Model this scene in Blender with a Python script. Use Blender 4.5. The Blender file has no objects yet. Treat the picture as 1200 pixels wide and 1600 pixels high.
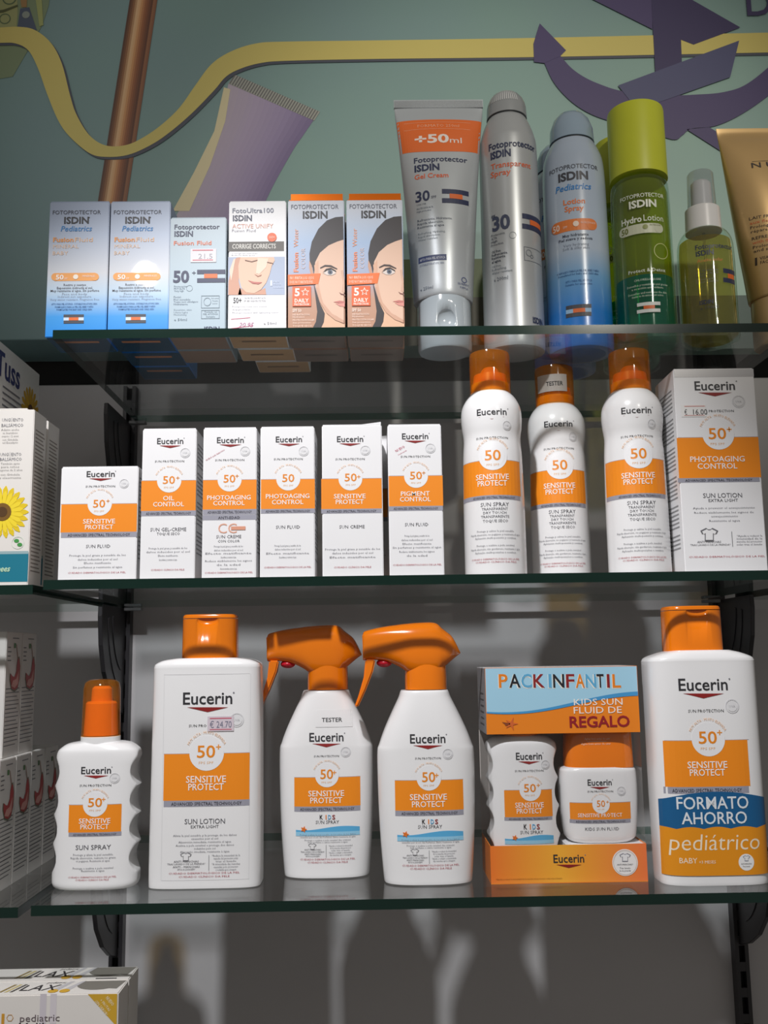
import bpy, bmesh, math, random
import numpy as np
from mathutils import Matrix, Vector
random.seed(4)
SC = bpy.context.scene
COL = SC.collection
ZC = 1.40                                   # eye height

# ------------------------------------------------------------------ camera
F_PX, PITCH, ROLL, YAW = 1500.0, 0.14847, -0.01477, -0.01511
CAM = np.array([0.0, -0.75, ZC])
def cam_rot(p, r, y):
    cp, sp, cr, sr, cy, sy = math.cos(p), math.sin(p), math.cos(r), math.sin(r), math.cos(y), math.sin(y)
    B = np.array([[1, 0, 0], [0, 0, -1], [0, 1, 0]], float)
    return (np.array([[cy, -sy, 0], [sy, cy, 0], [0, 0, 1]]) @ np.array([[1, 0, 0], [0, cp, -sp], [0, sp, cp]])
            @ B @ np.array([[cr, -sr, 0], [sr, cr, 0], [0, 0, 1]]))
RM = cam_rot(PITCH, ROLL, YAW)
cd = bpy.data.cameras.new('camera'); cam = bpy.data.objects.new('camera', cd); COL.objects.link(cam)
cd.sensor_fit = 'VERTICAL'; cd.sensor_height = 24.0; cd.lens = 24.0 * F_PX / 1600.0
cd.clip_start = 0.02
m4 = Matrix(RM.tolist()).to_4x4(); m4.translation = Vector(CAM.tolist()); cam.matrix_world = m4
SC.camera = cam

# ------------------------------------------------------------------ world, lamps, exposure
w = bpy.data.worlds.new('shop_ambient'); SC.world = w; w.use_nodes = True
w.node_tree.nodes['Background'].inputs[0].default_value = (1.0, 0.93, 0.86, 1)
w.node_tree.nodes['Background'].inputs[1].default_value = 0.18
def spot(name, loc, target, energy, color, size, angle, blend):
    l = bpy.data.lights.new(name, 'SPOT'); o = bpy.data.objects.new(name, l); COL.objects.link(o)
    l.energy = energy; l.color = color; l.shadow_soft_size = size; l.spot_size = math.radians(angle); l.spot_blend = blend
    o.location = loc
    o.rotation_euler = (Vector(target) - Vector(loc)).to_track_quat('-Z', 'Y').to_euler()
    return o
spot('ceiling_spot_key', (-0.25, -0.76, ZC + 0.93), (-0.01, 0.06, ZC - 0.38), 64, (0.99, 0.98, 1.0), 0.028, 50, 0.5)
spot('ceiling_spot_warm', (0.60, -1.55, ZC + 0.95), (0.22, 0.12, ZC + 0.52), 42, (1.0, 0.94, 0.84), 0.03, 25, 0.8)
spot('ceiling_spot_far', (-0.55, -1.50, ZC + 0.95), (-0.14, 0.12, ZC + 0.60), 15, (1.0, 0.97, 0.95), 0.03, 25, 0.8)
SC.view_settings.view_transform = 'Standard'; SC.view_settings.look = 'None'
SC.view_settings.gamma = 1.0; SC.view_settings.use_curve_mapping = False
SC.view_settings.exposure = 0.0

# ------------------------------------------------------------------ measuring helpers
def ray(x, y): return RM @ np.array([(x - 600) / F_PX, -(y - 800) / F_PX, -1.0])
def at(x, y, Y):
    d = ray(x, y); return CAM + d * ((Y - CAM[1]) / d[1])
def atz(x, y, Z):
    d = ray(x, y); return CAM + d * ((Z - CAM[2]) / d[2])
def atx(x, y, X):
    d = ray(x, y); return CAM + d * ((X - CAM[0]) / d[0])
GT = 0.0075
Z_TOP, Z_MID, Z_BOT = ZC + 0.2645, ZC + 0.0620, ZC - 0.1794     # upper faces of the glass shelves
WALL_Y = 0.30

# ------------------------------------------------------------------ materials
def lin(c):
    return tuple((v / 255 / 12.92) if v / 255 <= 0.04045 else ((v / 255 + 0.055) / 1.055) ** 2.4 for v in c) + (1,)
MATS = {}
def mat(name, rgb, rough=0.45, metal=0.0, spec=0.5, trans=0.0, alpha=1.0, vary=0.03, scale=60.0, bump=0.0, coat=0.0, sss=0.0):
    if name in MATS: return MATS[name]
    m = bpy.data.materials.new(name); m.use_nodes = True; nt = m.node_tree; b = nt.nodes['Principled BSDF']
    tc = nt.nodes.new('ShaderNodeTexCoord'); nz = nt.nodes.new('ShaderNodeTexNoise'); nz.inputs['Scale'].default_value = scale
    nt.links.new(tc.outputs['Object'], nz.inputs['Vector'])
    mr = nt.nodes.new('ShaderNodeMapRange'); mr.inputs['To Min'].default_value = 1 - vary; mr.inputs['To Max'].default_value = 1 + vary
    nt.links.new(nz.outputs['Fac'], mr.inputs['Value'])
    hs = nt.nodes.new('ShaderNodeHueSaturation'); hs.inputs['Color'].default_value = lin(rgb)
    nt.links.new(mr.outputs[0], hs.inputs['Value']); nt.links.new(hs.outputs[0], b.inputs['Base Color'])
    b.inputs['Roughness'].default_value = rough; b.inputs['Metallic'].default_value = metal
    b.inputs['Specular IOR Level'].default_value = spec; b.inputs['Transmission Weight'].default_value = trans
    b.inputs['Alpha'].default_value = alpha; b.inputs['Coat Weight'].default_value = coat
    if sss:
        b.inputs['Subsurface Weight'].default_value = sss; b.inputs['Subsurface Scale'].default_value = 0.004
    if bump:
        bp = nt.nodes.new('ShaderNodeBump'); bp.inputs['Strength'].default_value = bump; bp.inputs['Distance'].default_value = 0.001
        nt.links.new(nz.outputs['Fac'], bp.inputs['Height']); nt.links.new(bp.outputs[0], b.inputs['Normal'])
    MATS[name] = m; return m
def clear(name, rgb, f0=0.04, rough=0.02, body=0.0, bodyrgb=None):
    """thin clear material: tinted see-through, Fresnel gloss, optional milky body"""
    if name in MATS: return MATS[name]
    m = bpy.data.materials.new(name); m.use_nodes = True; nt = m.node_tree; nt.nodes.clear()
    N = nt.nodes.new; L = nt.links.new
    out = N('ShaderNodeOutputMaterial'); tr = N('ShaderNodeBsdfTransparent'); gl = N('ShaderNodeBsdfGlossy')
    tr.inputs[0].default_value = lin(rgb); gl.inputs['Roughness'].default_value = rough
    gl.inputs[0].default_value = (1, 1, 1, 1)
    lw = N('ShaderNodeLayerWeight'); pw = N('ShaderNodeMath'); pw.operation = 'POWER'; pw.inputs[1].default_value = 5
    L(lw.outputs['Facing'], pw.inputs[0]); lw.inputs['Blend'].default_value = 0.5
    ma = N('ShaderNodeMath'); ma.operation = 'MULTIPLY_ADD'; ma.inputs[1].default_value = 0.9 - f0; ma.inputs[2].default_value = f0
    L(pw.outputs[0], ma.inputs[0])
    base = tr
    if body:
        df = N('ShaderNodeBsdfDiffuse'); df.inputs[0].default_value = lin(bodyrgb or rgb)
        tl = N('ShaderNodeBsdfTranslucent'); tl.inputs[0].default_value = lin(bodyrgb or rgb)
        m0 = N('ShaderNodeMixShader'); m0.inputs[0].default_value = 0.5; L(df.outputs[0], m0.inputs[1]); L(tl.outputs[0], m0.inputs[2])
        m1 = N('ShaderNodeMixShader'); m1.inputs[0].default_value = body; L(tr.outputs[0], m1.inputs[1]); L(m0.outputs[0], m1.inputs[2]); base = m1
    mx = N('ShaderNodeMixShader'); L(ma.outputs[0], mx.inputs[0]); L(base.outputs[0], mx.inputs[1]); L(gl.outputs[0], mx.inputs[2])
    L(mx.outputs[0], out.inputs[0]); MATS[name] = m; return m
def ramp(name, stops, axis=2, length=1.0, rough=0.4, metal=0.0, offset=0.0, spec=0.5, coat=0.0):
    """colour gradient along an object axis (metres)"""
    if name in MATS: return MATS[name]
    m = bpy.data.materials.new(name); m.use_nodes = True; nt = m.node_tree; b = nt.nodes['Principled BSDF']
    tc = nt.nodes.new('ShaderNodeTexCoord'); sp = nt.nodes.new('ShaderNodeSeparateXYZ'); nt.links.new(tc.outputs['Object'], sp.inputs[0])
    mr = nt.nodes.new('ShaderNodeMapRange'); mr.inputs['From Min'].default_value = offset; mr.inputs['From Max'].default_value = offset + length
    nt.links.new(sp.outputs[axis], mr.inputs['Value'])
    cr = nt.nodes.new('ShaderNodeValToRGB'); nt.links.new(mr.outputs[0], cr.inputs[0])
    el = cr.color_ramp.elements
    while len(el) < len(stops): el.new(0.5)
    for e, (p, c) in zip(el, stops): e.position = p; e.color = lin(c)
    nt.links.new(cr.outputs[0], b.inputs['Base Color']); b.inputs['Roughness'].default_value = rough; b.inputs['Metallic'].default_value = metal
    b.inputs['Specular IOR Level'].default_value = spec; b.inputs['Coat Weight'].default_value = coat
    MATS[name] = m; return m
INK = {}
def ink(rgb):
    if isinstance(rgb, bpy.types.Material): return rgb
    if rgb not in INK: INK[rgb] = mat('ink_%d_%d_%d' % rgb, rgb, rough=0.45, vary=0.01)
    return INK[rgb]
WHITE = (240, 240, 241)
CARD = mat('white_card', WHITE, rough=0.38, vary=0.012)
PLASTIC = mat('white_plastic', (240, 240, 240), rough=0.22, vary=0.01, coat=0.2)
ORANGE = (246, 144, 26); GREY = (158, 158, 170); DARK = (48, 48, 52); RED = (140, 30, 30); SOFT = (128, 128, 134)
NAVY = (44, 52, 84); OR2 = (226, 108, 42); CAPOR = mat('orange_cap', (246, 128, 14), rough=0.16, trans=0.0, coat=0.4, vary=0.02, sss=0.0)

# ------------------------------------------------------------------ mesh and scene helpers
def mesh_obj(name, V, Fc, mats, parent=None, midx=None, smooth=None):
    me = bpy.data.meshes.new(name); me.from_pydata([tuple(v) for v in V], [], Fc)
    for m in (mats if isinstance(mats, (list, tuple)) else [mats]): me.materials.append(m)
    if midx is not None: me.polygons.foreach_set('material_index', midx)
    me.update()
    if smooth is not None:
        me.polygons.foreach_set('use_smooth', [True] * len(me.polygons)); me.set_sharp_from_angle(angle=math.radians(smooth))
    o = bpy.data.objects.new(name, me); COL.objects.link(o)
    if parent is not None: o.parent = parent
    return o
def bm_obj(name, bm, mats, parent=None, smooth=None, recalc=True):
    if recalc: bmesh.ops.recalc_face_normals(bm, faces=bm.faces)
    me = bpy.data.meshes.new(name); bm.to_mesh(me); bm.free()
    for m in (mats if isinstance(mats, (list, tuple)) else [mats]): me.materials.append(m)
    if smooth is not None:
        me.polygons.foreach_set('use_smooth', [True] * len(me.polygons)); me.set_sharp_from_angle(angle=math.radians(smooth))
    o = bpy.data.objects.new(name, me); COL.objects.link(o)
    if parent is not None: o.parent = parent
    return o
def tag(o, label, cat, group=None):
    o['label'] = label; o['category'] = cat
    if group: o['group'] = group
    return o
def thing(name, label, cat, loc, rotz=0, group=None):
    o = bpy.data.objects.new(name, None); COL.objects.link(o); o.empty_display_size = 0.02
    o.location = loc; o.rotation_euler = (0, 0, rotz); return tag(o, label, cat, group)
def struct(o): o['kind'] = 'structure'; return o
def copy_tree(o, parent=None):
    c = o.copy(); COL.objects.link(c); c.parent = parent
    for ch in o.children: copy_tree(ch, c)
    return c
def dup(o, loc, label, rotz=None, group=None):
    c = copy_tree(o); c.location = loc; c['label'] = label
    if rotz is not None: c.rotation_euler = (0, 0, rotz)
    if group: c['group'] = group
    return c
def bm_box(bm, x0, x1, y0, y1, z0, z1, bev=0.0, seg=1):
    vs = [bm.verts.new(p) for p in ((x0, y0, z0), (x1, y0, z0), (x1, y1, z0), (x0, y1, z0), (x0, y0, z1), (x1, y0, z1), (x1, y1, z1), (x0, y1, z1))]
    fs = [bm.faces.new([vs[i] for i in f]) for f in ((3, 2, 1, 0), (4, 5, 6, 7), (0, 1, 5, 4), (1, 2, 6, 5), (2, 3, 7, 6), (3, 0, 4, 7))]
    if bev:
        es = list({e for f in fs for e in f.edges}); bmesh.ops.bevel(bm, geom=es, offset=bev, segments=seg, affect='EDGES')
    return fs
def box(name, x0, x1, y0, y1, z0, z1, m, parent=None, bev=0.0, seg=1):
    bm = bmesh.new(); bm_box(bm, x0, x1, y0, y1, z0, z1, bev, seg); return bm_obj(name, bm, m, parent)
def carve(o, cutter):
    md = o.modifiers.new('cut', 'BOOLEAN'); md.object = cutter; md.operation = 'DIFFERENCE'; md.solver = 'EXACT'
    bpy.context.view_layer.update(); dg = bpy.context.evaluated_depsgraph_get()
    me = bpy.data.meshes.new_from_object(o.evaluated_get(dg)); o.modifiers.clear(); o.data = me; bpy.data.objects.remove(cutter)
def ball(cx, cy, cz, rx, ry, rz):
    bm = bmesh.new(); bmesh.ops.create_uvsphere(bm, u_segments=28, v_segments=14, radius=1)
    for v in bm.verts: v.co = Vector((cx + v.co.x * rx, cy + v.co.y * ry, cz + v.co.z * rz))
    return bm
def puff(name, pts, y0, y1, steps, m, parent):
    """outline pushed along Y with softly domed front and back"""
    bm = bmesh.new(); n = len(pts)
    f0 = [bm.verts.new((a, y0, z)) for a, z in pts]; f1 = [bm.verts.new((a, y1, z)) for a, z in pts]
    A = bm.faces.new(f0); B = bm.faces.new(list(reversed(f1)))
    for i in range(n): bm.faces.new((f0[i], f0[(i + 1) % n], f1[(i + 1) % n], f1[i]))
    bmesh.ops.recalc_face_normals(bm, faces=bm.faces)
    for t, d in steps:
        for f in (A, B): bmesh.ops.inset_region(bm, faces=[f], thickness=t, depth=d, use_even_offset=True, use_boundary=True)
    return bm_obj(name, bm, m, parent, 60)
def prism(name, pts, y0, y1, m, parent=None, bev=0.0, seg=2, axis='Y', smooth=None):
    """outline (a,z) pushed along Y (or X)"""
    bm = bmesh.new()
    mk = (lambda a, z, t: (a, t, z)) if axis == 'Y' else (lambda a, z, t: (t, a, z))
    f0 = [bm.verts.new(mk(a, z, y0)) for a, z in pts]; f1 = [bm.verts.new(mk(a, z, y1)) for a, z in pts]
    bm.faces.new(f0); bm.faces.new(list(reversed(f1))); n = len(pts)
    for i in range(n): bm.faces.new((f0[i], f0[(i + 1) % n], f1[(i + 1) % n], f1[i]))
    bmesh.ops.recalc_face_normals(bm, faces=bm.faces)
    if bev: bmesh.ops.bevel(bm, geom=[e for e in bm.edges if len(e.link_faces) == 2 and e.calc_face_angle(0) > 0.9], offset=bev, segments=seg, affect='EDGES', clamp_overlap=True)
    return bm_obj(name, bm, m, parent, smooth)

class Loft:
    """superellipse rings (z, half-width, half-depth, exponent)"""
    def __init__(s, keys, smooth=True, k=5):
        K = np.array(keys, float)
        if smooth:
            out = []
            P = np.vstack([2 * K[0] - K[1], K, 2 * K[-1] - K[-2]])
            for i in range(1, len(P) - 2):
                for t in np.arange(k) / k:
                    p0, p1, p2, p3 = P[i - 1], P[i], P[i + 1], P[i + 2]
                    out.append(0.5 * ((2 * p1) + (-p0 + p2) * t + (2 * p0 - 5 * p1 + 4 * p2 - p3) * t * t + (-p0 + 3 * p1 - 3 * p2 + p3) * t ** 3))
            out.append(P[-2]); K = np.array(out)
        K[:, 1:3] = np.maximum(K[:, 1:3], 1e-5); s.R = K
        o = np.argsort(K[:, 0], kind='stable'); s.S = K[o]
    def at(s, v): return [float(np.interp(v, s.S[:, 0], s.S[:, i])) for i in (1, 2, 3)]
    def build(s, name, m, parent, N=56, smooth=50, cy=0.0, cx=0.0, open_ends=False, clip=None):
        V = []; Fc = []
        for z, a, b, n in s.R:
            for i in range(N):
                t = 2 * math.pi * i / N; c, sn = math.cos(t), math.sin(t)
                x, y = a * math.copysign(abs(c) ** (2 / n), c), b * math.copysign(abs(sn) ** (2 / n), sn)
                if clip: k = float(np.interp(z, clip[0], clip[1])); x = max(-k, min(k, x))
                V.append((cx + x, cy + y, z))
        M = len(s.R)
        for j in range(M - 1):
            for i in range(N):
                Fc.append((j * N + i, j * N + (i + 1) % N, (j + 1) * N + (i + 1) % N, (j + 1) * N + i))
        if not open_ends:
            Fc.append(tuple(reversed(range(N)))); Fc.append(tuple(range((M - 1) * N, M * N)))
        return mesh_obj(name, V, Fc, m, parent, smooth=smooth)
    def flat(s, cx=0.0, cy=0.0):
        def f(u, v, off):
            a, b, n = s.at(v); t = min(abs(u) / a, 0.995); return (cx + u, cy - b * (1 - t ** n) ** (1 / n) - off, v)
        return f
    def arc(s, cx=0.0, cy=0.0):
        def f(u, v, off):
            r = s.at(v)[0] + off; return (cx + r * math.sin(u / r), cy - r * math.cos(u / r), v)
        return f

# ------------------------------------------------------------------ print: lettering and flat shapes laid on a surface
TXT = {}
def glyphs(s, bold=0.0, res=2):
    key = (s, bold, res)
    if key not in TXT:
        c = bpy.data.curves.new('t', 'FONT'); c.body = s; c.size = 1.0; c.resolution_u = res; c.offset = bold; c.fill_mode = 'FRONT'
        o = bpy.data.objects.new('t', c); me = o.to_mesh()
        V = np.array([v.co[:2] for v in me.vertices]) if len(me.vertices) else np.zeros((0, 2)); Fc = [tuple(p.vertices) for p in me.polygons]
        o.to_mesh_clear(); bpy.data.objects.remove(o); bpy.data.curves.remove(c)
        if len(V): V[:, 0] -= V[:, 0].min()
        TXT[key] = (V, Fc, V[:, 0].max() if len(V) else 1.0)
    return TXT[key]
_H = glyphs('H'); CAPH = float(_H[0][:, 1].max())
class Print:
    def __init__(s, surf, Y=None, X0=0, Z0=0, arc=0.0, side=None):
        s.surf = surf; s.Y = Y; s.X0 = X0; s.Z0 = Z0; s.arc = arc; s.side = side; s.V = []; s.F = []; s.M = []; s.mats = []
    def uv(s, x, y):
        if s.side is not None: p = atx(x, y, s.side); return p[1] - s.X0, p[2] - s.Z0
        p = at(x, y, s.Y); u = p[0] - s.X0
        if s.arc: u = s.arc * math.asin(max(-0.999, min(0.999, u / s.arc)))
        return u, p[2] - s.Z0
    def sc(s, x, y):
        a = at(x - 1, y, s.Y); b = at(x + 1, y, s.Y); return (b[0] - a[0]) / 2
    def add(s, pts, faces, col, layer):
        m = ink(col)
        if m not in s.mats: s.mats.append(m)
        k = s.mats.index(m); o = len(s.V)
        s.V += [s.surf(u, v, 0.00015 * layer) for u, v in pts]; s.F += [tuple(o + i for i in f) for f in faces]; s.M += [k] * len(faces)
    def strip(s, u0, u1, lo, hi, col, layer=1, n=24, m=1):
        lo = lo if callable(lo) else (lambda u, c=lo: c); hi = hi if callable(hi) else (lambda u, c=hi: c)
        P = []; Fc = []
        for i in range(n + 1):
            u = u0 + (u1 - u0) * i / n
            for j in range(m + 1): P.append((u, lo(u) + (hi(u) - lo(u)) * j / m))
        for i in range(n):
            for j in range(m):
                a = i * (m + 1) + j; Fc.append((a, a + m + 1, a + m + 2, a + 1))
        s.add(P, Fc, col, layer)
    def rect(s, x0, x1, y0, y1, col, layer=1, n=16, m=4):
        xm, ym = (x0 + x1) / 2, (y0 + y1) / 2
        u0 = s.uv(x0, ym)[0]; u1 = s.uv(x1, ym)[0]; v1 = s.uv(xm, y0)[1]; v0 = s.uv(xm, y1)[1]
        s.strip(u0, u1, v0, v1, col, layer, n, m)
    def poly(s, pts, col, layer=1):
        q = [s.uv(x, y) for x, y in pts]; s.polyuv(q, col, layer)
    def polyuv(s, q, col, layer=1):
        from mathutils.geometry import tessellate_polygon
        tr = tessellate_polygon([[Vector((u, v, 0)) for u, v in q]]); s.add(q, [tuple(t) for t in tr], col, layer)
    def disc(s, x, y, r, col, layer=1, ry=None, r0=0.0, n=40, k=4):
        cu, cv = s.uv(x, y); S = s.sc(x, y) if s.side is None else r / r * 0.0005
        R = r * S; RY = (ry or r) * S; Q = r0 * S; P = []; Fc = []
        for j in range(k + 1):
            f = j / k
            for i in range(n):
                t = 2 * math.pi * i / n; rr = Q + (R - Q) * f; P.append((cu + rr * math.cos(t), cv + rr * RY / R * math.sin(t)))
        for j in range(k):
            for i in range(n): a = j * n + i; b = j * n + (i + 1) % n; Fc.append((a, b, b + n, a + n))
        s.add(P, Fc, col, layer)
    def text(s, t, x, y, w, h, col, bold=0.0, layer=2, shear=0.0, align='c', rot=0.0, arcr=0.0, res=None):
        """t centred on pixel x with its baseline on pixel y; w wide, capitals h high"""
        cu, cv = s.uv(x, y); S = s.sc(x, y) if s.side is None else 0.0005
        V, Fc, W = glyphs(t, bold, res if res is not None else (3 if h > 12 else 2 if h > 6 else 1))
        if not len(V): return
        kx = w * S / W; ky = h * S / CAPH; P = []
        o = {'c': -0.5 * W * kx, 'l': 0.0, 'r': -W * kx}[align]; c, sn = math.cos(rot), math.sin(rot)
        for a, b in V:
            u = a * kx + o + shear * b * ky; v = b * ky
            if arcr: R = arcr * S; th = u / R; u, v = (R + v) * math.sin(th), (R + v) * math.cos(th)
            elif rot: u, v = u * c - v * sn, u * sn + v * c
            P.append((cu + u, cv + v))
        s.add(P, Fc, col, layer)
    def build(s, parent, name='front_print'):
        return mesh_obj(name, s.V, s.F, s.mats, parent, s.M) if s.V else None

def shirt(P, x, y, r, col, layer=2):
    q = [(-.35, 1), (-.15, .8), (.15, .8), (.35, 1), (1, .6), (.8, .1), (.5, .3), (.5, -.9), (-.5, -.9), (-.5, .3), (-.8, .1), (-1, .6)]
    P.poly([(x + a * r, y - b * r * .8) for a, b in q], col, layer)
    q2 = [(a * .8, b * .78 + .02) for a, b in q]
    P.poly([(x + a * r, y - b * r * .8) for a, b in q2], (236, 236, 236), layer + 1)
def star(P, x, y, r, col, layer=3, ri=0.45, n=5, rot=0.3):
    P.poly([(x + (r if i % 2 == 0 else r * ri) * math.sin(rot + math.pi * i / n), y - (r if i % 2 == 0 else r * ri) * math.cos(rot + math.pi * i / n)) for i in range(2 * n)], col, layer)
def logo(P, x, y, w, h=None):
    h = h or w * .235
    P.text('Eucerin', x, y, w, h, DARK, bold=0.012)
    P.disc(x + w * .53, y - h * .98, w * .018, SOFT, 2, n=12, k=1)
    P.poly([(x - w * .42, y + h * .28), (x + w * .42, y + h * .28), (x, y + h * .70)], RED, 2)
def seal(P, x, y, r):
    P.disc(x, y, r, (218, 218, 220), 2, r0=r * .84, n=28, k=1); P.disc(x, y, r * .74, (230, 230, 231), 2, n=24, k=1)
    P.text('UVA', x, y + r * .2, r * .9, r * .35, (190, 190, 194), layer=3)
BODY = ['Protege la piel grasa y sensible de los', 'daños inducidos por el sol', 'Efecto matificante', 'Sin perfumes y resistente al agua', 'Reduce visiblemente los signos', 'de la edad', 'Absorción inmediata, resistente al agua']
FOOT = ['CUIDADO DERMATOLÓGICO DE LA PIEL', 'CUIDADO CLÍNICO DA PELE']
def euc(P, lg, sun, num, disc, band, names, nh, subs=(), body=(), foot=(), sealp=None, plus=None, arc=True, gtext=True, face=WHITE, bodytext=BODY, suntext='SUN PROTECTION', bh=3.0):
    logo(P, *lg)
    if sun: P.text(suntext, sun[0], sun[1], sun[2], sun[3] if len(sun) > 3 else 3.2, DARK)
    if sealp: seal(P, *sealp)
    x0, x1, y0, y1, y2 = band
    P.rect(x0, x1, y0 - .7, y0, GREY, 1); P.rect(x0, x1, y0, y1, ORANGE, 1); P.rect(x0, x1, y1, y2, GREY, 1, m=1)
    P.disc(disc[0], disc[1], disc[2], face, 2)
    if arc: P.text('MUY ALTA · MUITO ELEVADA', disc[0], disc[1], disc[2] * 2.5, disc[2] * .15, (242, 200, 164), layer=3, arcr=disc[2] * 1.1)
    P.text('50', num[0], num[1], num[2], num[3], (236, 140, 30), bold=0.012, layer=3)
    if plus:
        r = num[3] * .22
        P.rect(plus[0] - r, plus[0] + r, plus[1] - r * .22, plus[1] + r * .22, (236, 150, 50), 3, 1, 1); P.rect(plus[0] - r * .22, plus[0] + r * .22, plus[1] - r, plus[1] + r, (236, 150, 50), 3, 1, 1)
    P.text('FPS SPF', num[0], num[1] + disc[2] * .38, num[2] * .8, disc[2] * .14, (240, 190, 140), layer=3)
    for t, y, ww in names: P.text(t, disc[0] - 1, y, ww, nh, (250, 248, 244), bold=0.006, layer=3)
    if gtext: P.text('ADVANCED SPECTRAL TECHNOLOGY', (x0 + x1) / 2, y2 - (y2 - y1) * .22, min((x1 - x0) * .82, 110), (y2 - y1) * .5, (60, 60, 70), layer=3)
    for t, x, y, ww, h in subs: P.text(t, x, y, ww, h, (92, 92, 98))
    for i, b in enumerate(body): P.text(b[3] if len(b) > 3 else bodytext[i % len(bodytext)], b[0], b[1], b[2], bh, SOFT)
    for i, b in enumerate(foot): P.text(FOOT[i % 2] if len(b) < 4 else b[3], b[0], b[1], b[2], 2.6, (178, 70, 84))
def carton(name, label, cat, xl, xr, yb, yt, Yf, zs, depth, m=CARD, group=None, rotz=0.0, flap=True, flapm=None, lines='R', xt=None):
    """folding carton standing on the shelf; returns root and a Print for its front"""
    a = at(xl, yb, Yf)[0]; b = at(xr, yb, Yf)[0]; W = b - a; X0 = (a + b) / 2; H = at(xt or (xl + xr) / 2, yt, Yf)[2] - zs
    r = thing(name, label, cat, (X0, Yf + depth / 2, zs), rotz, group)
    box('carton_body', -W / 2, W / 2, -depth / 2, depth / 2, 0, H - .0006, m, r, .0006, 2)
    if flap: box('tuck_flap', -W / 2 + .0008, W / 2 - .0008, -depth / 2 + .0006, depth / 2 - .0008, H - .0006, H + .0002, flapm or m, r, .0002)
    sgn = 1 if lines == 'R' else -1
    if lines:
        S = Print(lambda u, v, off: (sgn * (W / 2 + off + .0001), u, v))
        for i in range(int(H * .8 / .0035)):
            v = H * .9 - i * .0035
            if i % 7 == 6: continue
            S.strip(-depth * .36, depth * (.36 - .2 * ((i * 37 % 10) / 10)), v, v + .0011, (150, 150, 152), 1, 1)
        S.build(r, 'side_print')
    P = Print(lambda u, v, off: (u, -depth / 2 - off, v), Yf, X0, zs)
    P.W, P.H, P.D, P.X = W, H, depth, X0
    return r, P

# ================================================================== the setting
WALLM = mat('grey_wall_panel', (190, 188, 189), rough=0.55, vary=0.05, scale=9, bump=0.05)
DARKM = mat('dark_recess', (40, 38, 38), rough=0.7)
struct(box('wall_back', -1.3, 1.3, WALL_Y, WALL_Y + .02, 0, ZC + .306, WALLM, None, .001))
struct(box('floor', -1.3, 1.3, -2.4, WALL_Y + .04, -.02, 0, mat('dark_floor_tile', (96, 92, 88), rough=.35, vary=.08, scale=6)))
struct(box('wall_recess', -1.3, 1.3, WALL_Y + .03, WALL_Y + .04, ZC + .25, ZC + 1.0, DARKM))

# mural panel with its printed picture
def crom(p, k=6):
    K = np.array(p, float); Q = np.vstack([2 * K[0] - K[1], K, 2 * K[-1] - K[-2]]); o = []
    for i in range(1, len(Q) - 2):
        for t in np.arange(k) / k:
            p0, p1, p2, p3 = Q[i - 1:i + 3]; o.append(.5 * (2 * p1 + (-p0 + p2) * t + (2 * p0 - 5 * p1 + 4 * p2 - p3) * t * t + (-p0 + 3 * p1 - 3 * p2 + p3) * t ** 3))
    return o + [K[-1]]
MUR_Y = 0.247
mm = bpy.data.materials.new('mural_teal'); mm.use_nodes = True; nt = mm.node_tree; b = nt.nodes['Principled BSDF']
tc = nt.nodes.new('ShaderNodeTexCoord'); sx = nt.nodes.new('ShaderNodeSeparateXYZ'); nt.links.new(tc.outputs['Object'], sx.inputs[0])
def mrange(sock, a, c):
    r = nt.nodes.new('ShaderNodeMapRange'); r.inputs['From Min'].default_value = a; r.inputs['From Max'].default_value = c; nt.links.new(sock, r.inputs['Value']); return r.outputs[0]
def mixc(fac, A, B):
    x = nt.nodes.new('ShaderNodeMix'); x.data_type = 'RGBA'; nt.links.new(fac, x.inputs['Factor'])
    for k, v in (('A', A), ('B', B)):
        s_ = [i for i in x.inputs if i.name == k and i.type == 'RGBA'][0]
        if isinstance(v, tuple): s_.default_value = lin(v)
        else: nt.links.new(v, s_)
    return [o for o in x.outputs if o.type == 'RGBA'][0]
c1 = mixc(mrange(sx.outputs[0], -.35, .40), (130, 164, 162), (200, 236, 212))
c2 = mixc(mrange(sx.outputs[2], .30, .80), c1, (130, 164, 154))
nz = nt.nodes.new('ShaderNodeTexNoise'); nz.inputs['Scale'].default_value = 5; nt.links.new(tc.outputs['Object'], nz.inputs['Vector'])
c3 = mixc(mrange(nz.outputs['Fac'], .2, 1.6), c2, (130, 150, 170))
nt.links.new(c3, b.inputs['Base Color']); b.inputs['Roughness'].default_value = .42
mural = thing('wall_mural', 'teal printed mural panel with yellow ribbon, copper rod and purple anchor', 'mural', (0, MUR_Y, ZC))
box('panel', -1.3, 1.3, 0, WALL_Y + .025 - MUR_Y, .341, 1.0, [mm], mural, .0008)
MU = lambda: Print(lambda u, v, off: (u, -off * 1.4, v), MUR_Y, 0, ZC)
P = MU()                                   # darker olive and grey-green patches along the lower edge of the mural
for x0, x1, y0, y1, c in ((590, 800, 405, 540, (92, 108, 66)), (600, 790, 465, 540, (72, 70, 52)), (1020, 1210, 462, 545, (92, 112, 106))):
    P = MU(); P.rect(x0, x1, y0, y1, c, 1 if y0 < 460 else 2, 1, 1); P.build(mural, 'olive_grey_patch')
P = MU()
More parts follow.
